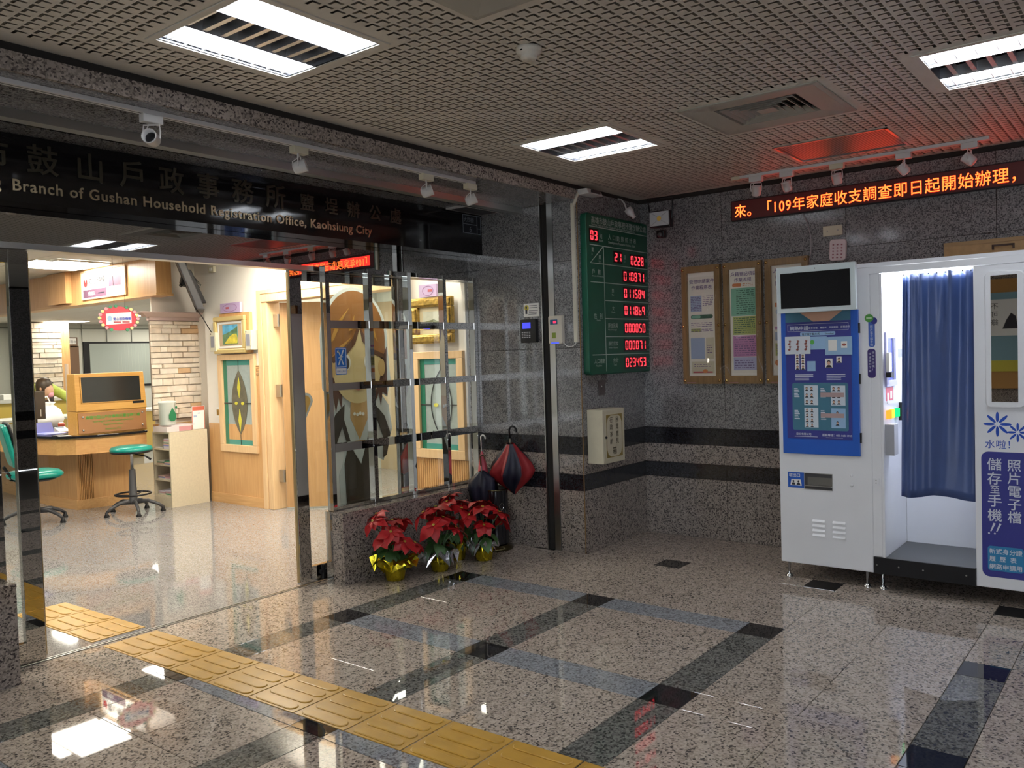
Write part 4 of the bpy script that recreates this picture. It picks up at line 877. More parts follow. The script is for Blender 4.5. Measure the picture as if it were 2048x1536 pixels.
# right panel: mirror, flowers, slogan
g = G(); FB.rrect(g, 2.905, 1.09, 3.092, 1.822, .03, 0, .018); mf = g.make('mirror_frame', BW, bt, bevel=.006)
g = G(); FB.box(g, 2.934, 1.122, 3.058, 1.80, .018, .019); g.make('mirror_glass', P('mirror', (.85, .85, .85), .01, 1), mf)
FLB = P('flower_blue', (.01, .07, .45), .35)
for (a_, b_, r_) in ((2.957, 1.0, .068), (3.052, .958, .052)):
    g = G()
    for k in range(8):
        q = k*PI/4; pts = []
        for i in range(12):
            s = i*2*PI/12; x = r_*.58+r_*.42*math.cos(s); y = r_*.115*math.sin(s); pts.append((a_+x*math.cos(q)-y*math.sin(q), b_+x*math.sin(q)+y*math.cos(q)))
        FB.poly(g, pts, 0, .001)
    fl = g.make('flower_print', FLB, bt); g = G(); FB.ell(g, a_, b_, r_*.17, r_*.17, .001, .0015, 12); g.make('flower_centre', BW, fl)
text(FB, '水啦！', 2.895, .872, .052, FLB, bt, bold=.0, d=.001)
g = G(); FB.rrect(g, 2.878, .165, 3.11, .850, .035, 0, .001); sl = g.make('slogan_panel', NAVY, bt)
for k, ch in enumerate('儲存至手機!!'):
    if k < 5: text(FB, ch, 2.905 if ch != '至' else 2.918, (.755, .678, .627, .557, .477)[k], .072 if ch != '至' else .048, PW, sl, bold=.012, d=.002)
g = G()
for a_ in (2.93, 2.958): FB.poly(g, [(a_-.012, .415), (a_-.006, .415), (a_+.014, .458), (a_+.004, .462)], .001, .002); FB.ell(g, a_-.018, .404, .005, .005, .001, .002, 8)
g.make('exclamation_marks', PW, sl)
for k, ch in enumerate('照片電子檔'): text(FB, ch, 3.0, .755-k*.070, .068, PW, sl, bold=.012, d=.002)
g = G(); FB.rrect(g, 2.905, .20, 3.075, .335, .015, .001, .002); g.make('teal_box', P('slogan_teal', (.02, .20, .42), .4), sl)
for s_, z_ in (('新式身分證', .296), ('履  歷  表', .254), ('網路申請用', .212)): text(FB, s_, 2.912, z_, .0315, PW, sl, bold=.02, d=.003)
# curtain
cu = G(); vs = []; n = 90; rows = 26
for j in range(rows+1):
    z = 1.848 - (1.848-.572)*j/rows; s = j/rows
    for i in range(n+1):
        q = i/n; a = 2.478 + (2.846-2.478)*q - .022*s*(1-q)
        x = 2.085 + (.004+.010*(1-s)**3)*math.sin(q*34+1.2*math.sin(q*5)) + .012*math.sin(q*15+s*1.5*math.sin(q*4)+.8) + .007*math.sin(q*26+s*2.2)
        zz = z + .004*math.sin(q*40)*(1 if j == 0 else 0) + s*.012*math.sin(q*7+4)
        vs.append((x, -a, zz))
fs = [(j*(n+1)+i, j*(n+1)+i+1, (j+1)*(n+1)+i+1, (j+1)*(n+1)+i) for j in range(rows) for i in range(n)]
cu.add(vs, fs); ct = thing('booth_curtain', 'blue vinyl curtain drawn over the right part of the photo booth opening', 'curtain', (2.085, -2.66, .57))
o = cu.make('curtain_sheet', P('curtain_blue', (.045, .08, .22), .36, var=.06, vs=6), ct, smooth=True); sd = o.modifiers.new('thickness', 'SOLIDIFY'); sd.thickness = .0015
G().tube([(2.085, -2.842, 1.853), (2.085, -2.38, 1.853)], .004, 8).make('curtain_rod', CHROME, ct)
for k in range(9): G().lathe((2.085, -2.49-k*.043, 1.846), [(.006, -.004), (.008, 0), (.006, .004)], 8, (0, 1, 0)).make('ring', STEEL2, ct)

# board seen only in the booth's mirror, on the far side of the lobby
nb = thing('poster_board', 'wooden display board with a blue sheet and ink wash poster, seen in the booth mirror', 'notice board', (-6.9, -1.75, .9))
fo = F((-6.98, 0, 0), (0, 1, 0), (0, 0, 1))
g = G(); fo.box(g, -2.6, .75, -1.1, 2.35, 0, .04); g.make('board', P('board_wood', (.42, .22, .06), .5), nb)
g = G(); fo.box(g, -2.5, 1.0, -1.2, 2.15, .04, .045); g.make('blue_sheet', P('sheet_blue', (.22, .38, .45), .6), nb)
g = G(); fo.box(g, -2.5, 1.0, -1.2, 1.16, .045, .05); g.make('yellow_band', P('band_yellow', (.55, .48, .06), .6), nb)
g = G(); fo.box(g, -2.10, 1.52, -1.55, 2.05, .05, .055); g.make('ink_poster', PAPER, nb)
text(fo, '不', -1.70, 1.92, .1, PD, nb, d=.056); text(fo, '可', -1.70, 1.80, .1, PD, nb, d=.056); text(fo, '錄', -1.70, 1.68, .1, PD, nb, d=.056)
g = G(); fo.poly(g, [(-1.95, 1.62), (-1.75, 1.62), (-1.80, 1.75), (-1.86, 1.85), (-1.92, 1.80)], .055, .057); g.make('ink_mountain', PD, nb)

# ---------------------------------------------------------------- poinsettias
def leafmesh(l, w, c, pointy=1.0, droop=.25):
    g = G(); prof = [(0, .10), (.18, .55), (.42, 1.0), (.62, .85), (.82, .45), (1, .02)]; vs = []
    for t_, k in prof:
        z = -droop*l*t_*t_+.06*l*math.sin(t_*PI)
        vs += [(l*t_, -w*k, z+.10*w*k), (l*t_, 0, z-.05*w), (l*t_, w*k, z+.10*w*k)]
    fs = []
    for i in range(len(prof)-1):
        b = i*3; fs += [(b, b+1, b+4, b+3), (b+1, b+2, b+5, b+4)]
    me = bpy.data.meshes.new('leafblade'); me.from_pydata(vs, [], fs); me.materials.append(c); me.polygons.foreach_set('use_smooth', [True]*len(me.polygons)); me.update(); return me
REDB = P('bract_red', (.42, .008, .012), .45, var=.18, vs=14); GRNL = P('leaf_green', (.05, .13, .035), .45, var=.25, vs=14)
BR = [leafmesh(.105, .040, REDB), leafmesh(.090, .034, REDB), leafmesh(.12, .043, REDB, droop=.4)]; GR = [leafmesh(.12, .048, GRNL, droop=.5), leafmesh(.08, .032, GRNL, droop=.35)]
FOIL = P('gold_foil', (.52, .42, .02), .18, .85, bump=.9, vs=14); SILV = P('silver_film', (.55, .56, .58), .15, .9, bump=.9, vs=18)
def put(me, name, par, at, yaw_, pit_, roll_, s=1.0):
    o = bpy.data.objects.new(name, me); COL.objects.link(o); o.parent = par; o.location = Vector(at)-Vector(LOC[par.name])
    o.rotation_euler = (Matrix.Rotation(yaw_, 3, 'Z') @ Matrix.Rotation(pit_, 3, 'Y') @ Matrix.Rotation(roll_, 3, 'X')).to_euler(); o.scale = (s,)*3; return o
def poinsettia(cx, cy, label, heads, seed, pr=.062, ph=.115, skirt=FOIL, flare=1.0):
    rr = random.Random(seed); t = thing('poinsettia', label, 'potted plant', (cx, cy, 0), 'poinsettias along the low wall')
    f1 = lambda i, k: 1+.07*math.sin(i*5)*(k > 0)+.03*math.sin(i*11+k)
    G().lathe((cx, cy, 0), [(pr*.85, 0), (pr*.9, .01), (pr, ph*.5), (pr*1.12, ph), (pr*1.05, ph+.003), (pr*.8, ph-.01)], 40, fl=f1).make('foil_wrap', FOIL, t, smooth=True)
    n = 28; R = []
    for k in range(4):
        r = pr*(1.08+k*.24*flare); z = ph-.004+(.018, .03, .02, -.012)[k]*1
        R.append([(cx+(r+.012*math.sin(i*4.7+k))*math.cos(i*2*PI/n)*(1+.18*k*math.sin(i*2.2)), cy+(r+.012*math.cos(i*3.1+k))*math.sin(i*2*PI/n), z+.016*k*math.sin(i*3.3+seed)) for i in range(n)])
    g = G(); g.rings(R, cap=False); g.make('foil_skirt', skirt, t)
    G().lathe((cx, cy, ph*.9), [(pr*.9, 0), (pr*.5, .008)], 16).make('soil', P('soil', (.03, .02, .012), .9), t)
    for (hx, hy, hz) in heads:
        g = G(); g.tube([(cx+hx*.1, cy+hy*.1, ph*.9), (cx+hx*.4, cy+hy*.4, ph+(hz-ph)*.5), (cx+hx, cy+hy, hz-.008)], .004, 6); g.make('stem', GRNL, t)
        base = math.atan2(hy, hx); tilt = min(.75, math.hypot(hx, hy)*5.0)
        ax = Matrix.Rotation(base, 3, 'Z') @ Matrix.Rotation(tilt, 3, 'Y')
        n_ = 7; off = rr.random()
        for k in range(n_):
            m = ax @ Matrix.Rotation((k+off)*2*PI/n_, 3, 'Z') @ Matrix.Rotation(rr.uniform(-.12, .28), 3, 'Y') @ Matrix.Rotation(rr.uniform(-.3, .3), 3, 'X')
            o = bpy.data.objects.new('bract', BR[(k+seed) % 3] if k % 2 == 0 else BR[1]); COL.objects.link(o); o.parent = t; o.location = (hx, hy, hz); o.rotation_euler = m.to_euler(); s = rr.uniform(.85, 1.12); o.scale = (s, s, s)
        g = G().mat(P('cyathium_yellow', (.42, .36, .04), .5))
        for k in range(7):
            q = k*2*PI/6; r = 0 if k == 6 else .007; d = ax @ Vector((r*math.cos(q), r*math.sin(q), .006)); g.lathe((cx+hx+d.x, cy+hy+d.y, hz+d.z), [(.0025, 0), (.0035, .003), (.001, .007)], 6)
        g.make('flower_centre', None, t)
    for k in range(13):
        q = k*2*PI/13+rr.uniform(-.2, .2); r = rr.uniform(.02, .05); z = rr.uniform(ph+.03, ph+.13)
        put(GR[k % 2], 'leaf', t, (cx+r*math.cos(q), cy+r*math.sin(q), z), q, rr.uniform(.05, .7), rr.uniform(-.4, .4), rr.uniform(.85, 1.15))
    return t
poinsettia(.70, .33, 'poinsettia nearest the camera, its gold foil skirt flared out to the left', [(-.13, .05, .40), (-.09, -.07, .335), (-.01, -.11, .26), (.09, -.10, .235), (.01, .02, .385), (.10, .04, .37), (-.05, .10, .43), (-.12, -.02, .30)], 3, .066, .12, FOIL, 1.5)
poinsettia(1.03, .235, 'middle poinsettia with silver film and a rounded gold foil pot', [(-.07, .07, .40), (.02, -.03, .36), (.11, -.04, .34), (.05, .09, .385), (-.10, -.05, .33), (.0, .02, .43), (.07, -.09, .29)], 5, .060, .11, SILV, 1.3)
poinsettia(1.33, .34, 'poinsettia behind the others, close to the low wall with its tall red heads', [(-.06, .03, .42), (.08, .02, .40), (.0, -.05, .37), (.01, .07, .45)], 8, .055, .11, FOIL, .7)
poinsettia(1.42, .17, 'poinsettia beside the umbrella stand, with low hanging red bracts', [(-.06, -.06, .26), (.06, -.10, .34), (.15, -.05, .26), (.04, .06, .40), (-.10, .04, .33), (-.02, -.02, .38), (.11, .03, .38)], 12, .062, .115, SILV, .8)

# ---------------------------------------------------------------- umbrella stand and umbrellas
ux, uy = 1.745, .33
t = thing('umbrella_stand', 'black ribbed umbrella stand with brass rims in the corner by the end wall', 'umbrella stand', (ux, uy, 0))
G().lathe((ux, uy, 0), [(.135, 0), (.138, .01), (.13, .022), (.10, .034), (.095, .045)], 36).make('base', P('dark_brass', (.12, .10, .05), .25, 1), t, smooth=True)
G().lathe((ux, uy, .045), [(.105, 0), (.105, .40), (.100, .40), (.098, .02)], 72, fl=lambda i, k: 1+(.012 if i % 2 else 0)).make('cylinder', P('gloss_black', (.01, .01, .014), .15), t)
G().lathe((ux, uy, .445), [(.110, 0), (.112, .006), (.108, .012), (.098, .010)], 36).make('top_rim', P('dark_brass', (.12, .1, .05)), t, smooth=True)
g = G()
for (q0, z_, r_) in ((-1.9, .33, .022), (-1.75, .28, .03), (-1.95, .24, .02)):
    pts = [(ux+.108*math.cos(q0+r_*8*math.cos(k*PI/8)), uy+.108*math.sin(q0+r_*8*math.cos(k*PI/8)), z_+r_*math.sin(k*PI/8)) for k in range(17)]; g.tube(pts, .0018, 5)
g.make('rose_ornament', CHROME, t)
def umbrella(tip, top, rmax, folds, mats, label, handle, hmat, open_=.5, seed=0, hr=.025):
    tip, top = Vector(tip), Vector(top); ax = (top-tip).normalized(); Ln = (top-tip).length
    t = thing('umbrella', label, 'umbrella', tip)
    a = ax.orthogonal().normalized(); b = ax.cross(a); n = folds*4; R = []
    for k in range(9):
        s = k/8; r = rmax*(math.sin(min(1, s/open_)*PI/2) if s < open_ else 1-(s-open_)/(1-open_)*.80)
        row = []
        for i in range(n):
            q = i*2*PI/n+s*.5; w = 1+(.28 if i % 4 == 0 else (-.22 if i % 4 == 2 else 0))*math.sin(s*PI)*.9
            row.append(tuple(tip+ax*Ln*s*.98+(a*math.cos(q)+b*math.sin(q))*max(.006, r*w)))
        R.append(row)
    g = G()
    for m in mats: g.mat(m)
    n0 = 0; vs = [p for r in R for p in r]; g.v = [tuple(v) for v in vs]
    for k in range(8):
        for i in range(n): j = (i+1) % n; g.f.append([k*n+i, k*n+j, (k+1)*n+j, (k+1)*n+i]); g.m.append(((i//4) % 2) if len(mats) > 1 else 0)
    g.make('canopy', None, t, smooth=True)
    g = G(); g.tube([tip-ax*.03, tip+ax*.02], .004, 6); g.make('ferrule', STEEL2, t)
    g = G(); g.tube([tip, top+ax*.05], .005, 6); g.make('shaft', STEEL2, t)
    sd = Vector(handle); h0 = top+ax*.03; up_ = ax; pts = [h0, h0+up_*.06]
    for k in range(1, 9):
        q = k*PI/8*1.1; pts.append(h0+up_*.06+sd*hr*(1-math.cos(q))+up_*hr*math.sin(q))
    g = G(); g.tube(pts, .0075 if hr > .028 else .0055, 8); g.make('handle', hmat, t, smooth=True)
    return t
UR = P('umbrella_red', (.30, .015, .02), .55); UN = P('umbrella_navy', (.008, .010, .028), .5); UP_ = P('umbrella_pink', (.50, .07, .10), .4)
umbrella((1.86, .22, .40), (1.80, .20, .80), .15, 8, [UR, UN], 'red and navy half folded umbrella with a black crook handle, standing in the stand', (0, -1, 0), BLACK, .55, 1, .034)
umbrella((1.70, .36, .10), (1.67, .38, .60), .10, 7, [UN], 'navy umbrella hanging loose over the rim of the umbrella stand', (0, -1, 0), P('brown_handle', (.10, .05, .02), .4), .88, 2, .022)
umbrella((1.74, .40, .10), (1.75, .44, .74), .034, 6, [UP_], 'slim pink folded umbrella with a white hooked handle at the back of the stand', (0, -1, 0), TRACK, .8, 3, .022)
t = thing('wall_hook', 'small steel hook on the granite end wall above the umbrellas', 'hook', (1.92, .42, .92))
G().tube([(1.93, .40, .93), (1.905, .40, .93), (1.90, .40, .915), (1.91, .40, .90)], .003, 6).make('hook', STEEL2, t)

# ================================================================ OFFICE behind the glass
wi = struct('wall_inner_right')   # wall with the stained glass panels and the wooden doorway, at x = 1.92
IX = 1.92
G().mat(WHITEWALL).box(IX, 2.03, .71, 1.385, 0, 2.6).box(IX, 2.03, 3.30, 4.36, 0, 2.6).box(IX, 2.03, 1.385, 3.30, 2.10, 2.6).make('plaster', None, wi)
def wains(y0, y1, z1, par):
    G().box(IX-.012, IX-.0005, y0, y1, .10, z1).make('wood_panel', WOOD, par); G().box(IX-.02, IX-.0005, y0, y1, 0, .10).make('skirting', WOODY, par)
wains(3.42, 4.34, .83, wi); wains(.72, 1.37, .62, wi)
g = G().mat(WOOD)
for k in range(26): g.box(IX-.016, IX-.011, .735+k*.024, .747+k*.024, .10, .62)
g.make('fluting', None, wi, kind='stuff')
G().box(IX-.014, IX-.0005, 3.31, 3.47, .83, 1.33).make('wood_panel', WOOD, wi)
for k in range(6): G().box(IX-.018, IX-.0005, 3.31, 3.47, 1.335+k*.016, 1.346+k*.016).make('moulding', WOODY, wi)
dr1 = struct('door_1')
for y0, y1 in ((3.25, 3.33), (1.36, 1.44)): G().box(1.895, 2.05, y0, y1, 0, 2.10).make('door_jamb', WOODLT, dr1, bevel=.006)
G().box(1.885, 1.90, 3.33, 3.40, 0, 2.16).make('casing', WOODLT, dr1, bevel=.004); G().box(1.885, 1.90, 1.29, 1.36, 0, 2.16).make('casing', WOODLT, dr1, bevel=.004)
G().box(1.885, 2.05, 1.36, 3.33, 2.04, 2.12).make('door_head', WOODLT, dr1, bevel=.006); G().box(1.88, 1.90, 1.36, 3.33, 2.12, 2.16).make('casing', WOODLT, dr1, bevel=.004)
dl = struct('door_2')
G().hexa([(2.02, 3.20, .02), (1.985, 3.165, .02), (2.50, 2.55, .02), (2.54, 2.58, .02), (2.02, 3.20, 2.03), (1.985, 3.165, 2.03), (2.50, 2.55, 2.03), (2.54, 2.58, 2.03)]).make('door_leaf', WOODDK if False else wood('door_wood', (.40, .22, .09), (.48, .28, .12)), dl)
for z_ in (.33, 1.17, 1.86): G().box(1.965, 2.00, 3.175, 3.245, z_-.06, z_+.06).make('hinge', STEEL2, dl)
# stained glass panels in wooden frames
GT = {'green': P('stained_green', (.03, .20, .12), .25), 'clear': P('stained_frost', (.36, .42, .40), .25, var=.05), 'brown': P('stained_brown', (.14, .13, .09), .3, var=.2, vs=20), 'yellow': P('stained_yellow', (.62, .58, .06), .3), 'teal': P('stained_teal', (.06, .28, .24), .3), 'lead': P('lead_came', (.08, .08, .08), .4, .6)}
def stained(a0, a1, z0, z1, label, full):
    t = thing('stained_glass_panel', label, 'glass panel', (IX, -(a0+a1)/2, z0))
    f = FX(1.895)
    for q in ((a0, z0, a1, z0+.075), (a0, z1-.06, a1, z1), (a0, z0+.075, a0+.07, z1-.06), (a1-.07, z0+.075, a1, z1-.06)):
        g = G(); f.box(g, *q, -.024, .012); g.make('frame_rail', WOODLT, t, bevel=.004)
    a0 += .07; a1 -= .07; z0 += .075; z1 -= .06; c = (a0+a1)/2; w = a1-a0; h = z1-z0
    g = G(); f.box(g, a0, z0, a1, z1, -.02, -.015); g.make('glass', GT['clear'], t)
    for q in ((a0, z0, a0+w*.12, z1), ): g = G(); f.box(g, *q, -.015, -.012); g.make('green_glass', GT['green'], t)
    for q in ((a0+w*.12, z0, a1, z0+h*.06), (a0+w*.12, z1-h*.06, a1, z1)): g = G(); f.box(g, *q, -.015, -.012); g.make('teal_glass', GT['teal'], t)
    g = G(); pts = []
    for k in range(20): s = k/10 if k <= 10 else 2-k/10; sg_ = 1 if k <= 10 else -1; pts.append((c+.02+sg_*w*.27*math.sin(s*PI)**.8, z0+h*(.12+.76*s)))
    if full: f.poly(g, [(p[0], p[1]) for p in pts], -.012, -.009); g.make('oval_glass', GT['brown'], t)
    else:
        for p_, q_ in zip(pts, pts[1:]+pts[:1]): g.tube([f.p(*p_, -.010), f.p(*q_, -.010)], .004, 5)
        g.make('oval_lead', GT['lead'], t)
    for (b0, b1, ww) in (((.55, .80, .045), (.16, .42, .045)) if full else ()):
        g = G(); f.poly(g, [(c+.02, z0+h*b0), (c+.02+ww*.6, z0+h*(b0+b1)/2), (c+.02, z0+h*b1), (c+.02-ww*.6, z0+h*(b0+b1)/2)], -.009, -.006); g.make('yellow_diamond', GT['yellow'], t)
    for sg_ in (-1, 1):
        g = G(); f.ell(g, c+.02+sg_*.055, z0+h*.49, .025, .016, -.009, -.006, 14); g.make('yellow_drop', GT['yellow'], t)
    g = G()
    f.box(g, a0, z0+h*.485, c-.10, z0+h*.497, -.011, -.008); f.box(g, c+.12, z0+h*.485, a1, z0+h*.497, -.011, -.008); f.box(g, c+.018, z0, c+.022, z0+h*.12, -.011, -.008); f.box(g, c+.018, z1-h*.12, c+.022, z1, -.011, -.008)
    g.make('lead_lines', GT['lead'], t)
stained(-4.11, -3.475, .545, 1.545, 'stained glass panel with yellow diamonds in the wall left of the inner doorway', True)
stained(-1.285, -.725, .625, 1.50, 'frosted art glass panel seen through the right part of the window grille', False)
# gilt framed paintings
t = thing('framed_painting', 'gold framed landscape with blue sky and yellow field beside the stone pillar', 'painting', (1.88, 3.84, 1.56))
f = FX(1.88)
G().box(1.885, 1.919, 3.52, 4.04, 1.555, 1.962).make('backing_box', WOOD, t)
for q in ((-4.10, 1.555, -3.56, 1.60), (-4.10, 1.885, -3.56, 1.93), (-4.10, 1.60, -4.055, 1.885), (-3.605, 1.60, -3.56, 1.885)):
    g = G(); f.box(g, *q, 0, .035); g.make('frame_rail', P('pale_gilt', (.72, .56, .24), .35, .4), t, bevel=.008)
g = G(); f.box(g, -4.055, 1.60, -3.605, 1.885, 0, .012); g.make('mat_board', P('mat_board', (.50, .36, .22), .6), t)
g = G(); f.frame(g, -4.045, 1.61, -3.615, 1.875, .02, .012, .016); g.make('inner_slip', PAPER, t)
g = G(); f.box(g, -3.96, 1.645, -3.70, 1.845, .012, .014); g.make('sky', P('paint_sky', (.10, .40, .62), .5, var=.4, vs=9), t)
g = G(); f.poly(g, [(-3.96, 1.645), (-3.70, 1.645), (-3.70, 1.83), (-3.76, 1.80), (-3.85, 1.77), (-3.96, 1.745)], .014, .015); g.make('hills', P('paint_hill', (.10, .20, .09), .5, var=.5, vs=12), t)
g = G(); f.poly(g, [(-3.93, 1.655), (-3.71, 1.655), (-3.70, 1.70), (-3.72, 1.75), (-3.78, 1.75), (-3.85, 1.72)], .015, .016); g.make('field', P('paint_field', (.62, .52, .05), .5, var=.3, vs=16), t)
t = thing('framed_painting', 'ornate dark gold framed landscape hung behind the window grille', 'painting', (1.88, 1.0, 1.57))
for q in ((-1.235, 1.565, -.785, 1.64), (-1.235, 1.86, -.785, 1.935), (-1.235, 1.64, -1.16, 1.86), (-.86, 1.64, -.785, 1.86)):
    g = G(); f.box(g, *q, 0, .04); f.box(g, q[0]+.012, q[1]+.012, q[2]-.012, q[3]-.012, .04, .055); g.make('frame_rail', P('dark_gilt', (.40, .25, .05), .35, .6, bump=.8, vs=40, var=.4), t, bevel=.012)
g = G(); f.box(g, -1.16, 1.64, -.86, 1.86, 0, .012); g.make('mat_board', P('mat_pale', (.66, .56, .36), .6), t)
g = G(); f.box(g, -1.12, 1.68, -.90, 1.825, .012, .014); g.make('sky', P('paint_grey', (.55, .54, .42), .6, var=.2, vs=9), t)
g = G(); f.poly(g, [(-1.12, 1.68), (-.90, 1.68), (-.90, 1.72), (-1.0, 1.76), (-1.12, 1.74)], .014, .016); g.make('hills', P('paint_olive', (.16, .17, .07), .6, var=.4, vs=14), t)
for (a0_, z0_, lb) in ((-4.0, 1.967, 'small mauve sign with an oval outline above the gold framed landscape'), (-1.165, 1.945, 'small mauve sign above the ornate frame behind the grille')):
    t = thing('wall_sign', lb, 'sign', (1.87, -a0_-.17, z0_)); g = G(); f.box(g, a0_, z0_, a0_+(.345 if a0_ < -2 else .19), z0_+.10, -.02, .005); g.make('plate', P('mauve', (.48, .36, .56), .5), t)
    g = G()
    for k in range(20): q0 = k*PI/10; q1 = (k+1)*PI/10; cx_ = a0_+.17 if a0_ < -2 else a0_+.10; rr_ = .12 if a0_ < -2 else .06; g.tube([f.p(cx_+rr_*math.cos(q0), z0_+.05+.038*math.sin(q0), .006), f.p(cx_+rr_*math.cos(q1), z0_+.05+.038*math.sin(q1), .006)], .002, 4)
    g.make('oval_outline', P('mauve_ink', (.30, .12, .30), .5), t)
    g = G(); f.box(g, a0_+.10, z0_+.04, a0_+.15, z0_+.06, .005, .007); g.make('red_print', pc('red'), t)
for (y_, lb) in ((4.09, 'cream wall speaker left of the gold framed landscape'), (3.475, 'cream wall speaker right of the gold framed landscape')):
    t = thing('wall_speaker', lb, 'speaker', (1.87, y_, 1.58)); G().box(1.83, 1.918, y_-.05, y_+.05, 1.58, 1.775).make('case', BEIGE, t, bevel=.004); g = G(); FX(1.83).box(g, -y_-.03, 1.62, -y_+.03, 1.735, 0, .003); g.make('grille', P('speaker_grey', (.25, .25, .28), .6), t)
    g = G(); FX(1.83).ell(g, -y_-.03, 1.76, .006, .006, 0, .003, 10); g.make('knob', BLACK, t)
t = thing('socket_box', 'cream socket box high on the white wall beside the hanging television', 'socket', (1.9, 4.15, 2.41)); G().box(1.885, 1.918, 4.11, 4.20, 2.40, 2.47).make('box', BEIGE, t, bevel=.004); G().box(1.88, 1.885, 4.135, 4.175, 2.42, 2.45).make('plug', PAPER, t)
t = thing('wall_switch', 'small brass switch plate low on the white strip beside the stained glass panel', 'switch', (1.91, 4.16, .93)); G().box(1.905, 1.919, 4.13, 4.19, .90, 1.0).make('plate', PAPER, t); G().box(1.900, 1.905, 4.142, 4.178, .915, .975).make('rocker', BRASS, t)

# walls, pillar, ceiling
wo = struct('wall_office')
G().mat(WHITEWALL).box(1.52, 2.03, 4.701, 4.72, 0, 2.6).box(2.03, 2.33, 4.30, 4.85, 0, 2.6).mat(GREENWALL).box(-6, 9, 15, 15.1, 0, 2.45).box(9, 9.1, 4.7, 15, 0, 2.6).box(-6, -5.9, .75, 15, 0, 2.6).box(2.33, 9, 4.60, 4.70, 0, 2.6).make('plaster', None, wo)
pl = struct('pillar')
PSTN = [P('ledge_stone_%d' % k, c, .75, var=.12, vs=12, bump=.5) for k, c in enumerate([(.80, .69, .56), (.84, .75, .63), (.74, .62, .49), (.62, .40, .22), (.82, .72, .60), (.76, .67, .55)])]
G().mat(P('pillar_mortar', (.20, .16, .12), .9)).box(1.48, 2.09, 4.685, 4.70, .88, 1.93).make('mortar_bed', None, pl)
z = .885; rr = random.Random(4)
while z < 1.915:
    h = min(rr.choice([.036, .048, .060, .075]), 1.92-z); x = 1.48
    while x < 2.085:
        w = min(rr.uniform(.08, .26), 2.085-x); w = w if 2.085-x-w > .03 else 2.085-x; d = rr.uniform(.008, .04); e = .0025; j = lambda: rr.uniform(-.004, .004)
        y0 = 4.685-d
        G().rings([[(x+e, 4.685, z+e), (x+w-e, 4.685, z+e), (x+w-e, 4.685, z+h-e), (x+e, 4.685, z+h-e)], [(x+e+j()*.3, y0+.006, z+e), (x+w-e, y0+.006, z+e), (x+w-e, y0+.006, z+h-e), (x+e, y0+.006, z+h-e)], [(x+e+.005, y0+j(), z+e+.004+j()*.5), (x+w-e-.005, y0+j(), z+e+.004), (x+w-e-.005, y0+j(), z+h-e-.004), (x+e+.005, y0+j(), z+h-e-.004+j()*.5)]]).make('stone', rr.choice(PSTN if rr.random() < .6 else PSTN[:3]), pl)
        x += w
    z += h
G().mat(P('pink_cornice', (.56, .42, .38), .5)).prism([(1.42, 4.62, 1.96), (2.20, 4.62, 1.96), (2.20, 4.70, 1.96), (1.42, 4.70, 1.96)], [(1.34, 4.56, 2.0), (2.26, 4.56, 2.0), (2.26, 4.70, 2.0), (1.34, 4.70, 2.0)]).box(1.46, 2.16, 4.64, 4.70, 1.925, 1.9598).box(1.34, 2.26, 4.56, 4.70, 2.0005, 2.012).make('cornice', None, pl)
G().box(2.09, 2.17, 4.66, 4.70, .70, 1.924).make('edge_trim', WOOD, pl); G().box(1.48, 2.20, 4.665, 4.70, 0, .69).make('base_panel', WOOD, pl); G().box(1.48, 2.20, 4.655, 4.70, .69, .84).make('base_rail', WOODY, pl)
oc = struct('ceiling')
OCM = P('office_ceiling_tile', (.62, .60, .54), .7); OCG = P('office_ceiling_seam', (.12, .11, .10), .8)
G().mat(OCG).box(-6, 1.45, .75, 15, 2.575, 2.6).box(1.47, 9, 4.71, 15, 2.42, 2.45).box(1.45, 2.33, .75, 4.71, 2.575, 2.6).make('ceiling_bed', None, oc)
LP = []
for i in range(-3, 4):
    for j in range(0, 12):
        x0 = -.95+i*.8; y0 = .76+j*.65*1.0
        if x0+.8 > 1.46: continue
        if i % 2 == 0 and j in (2, 7): LP.append((x0, y0, 2.56)); continue
        G().box(x0+.003, x0+.797, y0+.003, y0+.647, 2.56, 2.575).make('ceiling_tile', OCM, oc)
g = G().mat(OCM)
for i in range(0, 10):
    for j in range(0, 16):
        x0 = 1.47+i*.75; y0 = 4.72+j*.64
        if i % 3 == 1 and j % 4 == 2: LP.append((x0, y0, 2.405)); continue
        g.box(x0+.003, x0+.747, y0+.003, y0+.637, 2.405, 2.42)
g.make('ceiling_tiles', None, oc, kind='stuff')
# the two panels visible through the door line up with the photographed one
def panel(x, y, z, w=.6, h=.6, lb='bright square light panel in the office ceiling', gr='office ceiling light panels', name='ceiling_light_panel'):
    t = thing(name, lb, 'ceiling light', (x+w/2, y+h/2, z), gr); G().box(x, x+w, y, y+h, z-.004, z+.012).make('diffuser', PANELM, t)
    g = G()
    for a in ((x-.02, x+w+.02, y-.02, y), (x-.02, x+w+.02, y+h, y+h+.02), (x-.02, x, y, y+h), (x+w, x+w+.02, y, y+h)): g.box(*a, z-.006, z+.012)
    g.make('frame', CEIL, t)
G().box(-.95, 1.45, 8.57, 15, 2.56, 2.575).make('ceiling_tile', OCM, oc); G().box(-6, -3.36, .76, 15, 2.56, 2.575).make('ceiling_tile', OCM, oc)
for (x, y, z) in LP: panel(x+.02, y+.02, z, .75 if z > 2.5 else .70, .6)
G().box(1.45, 2.0, .76, 4.6, 2.56, 2.575).make('ceiling_tile', OCM, oc)
panel(.80, 5.14, 2.545, .53, .81, 'long bright light panel in front of the wooden bulkhead', None, 'long_light_panel')
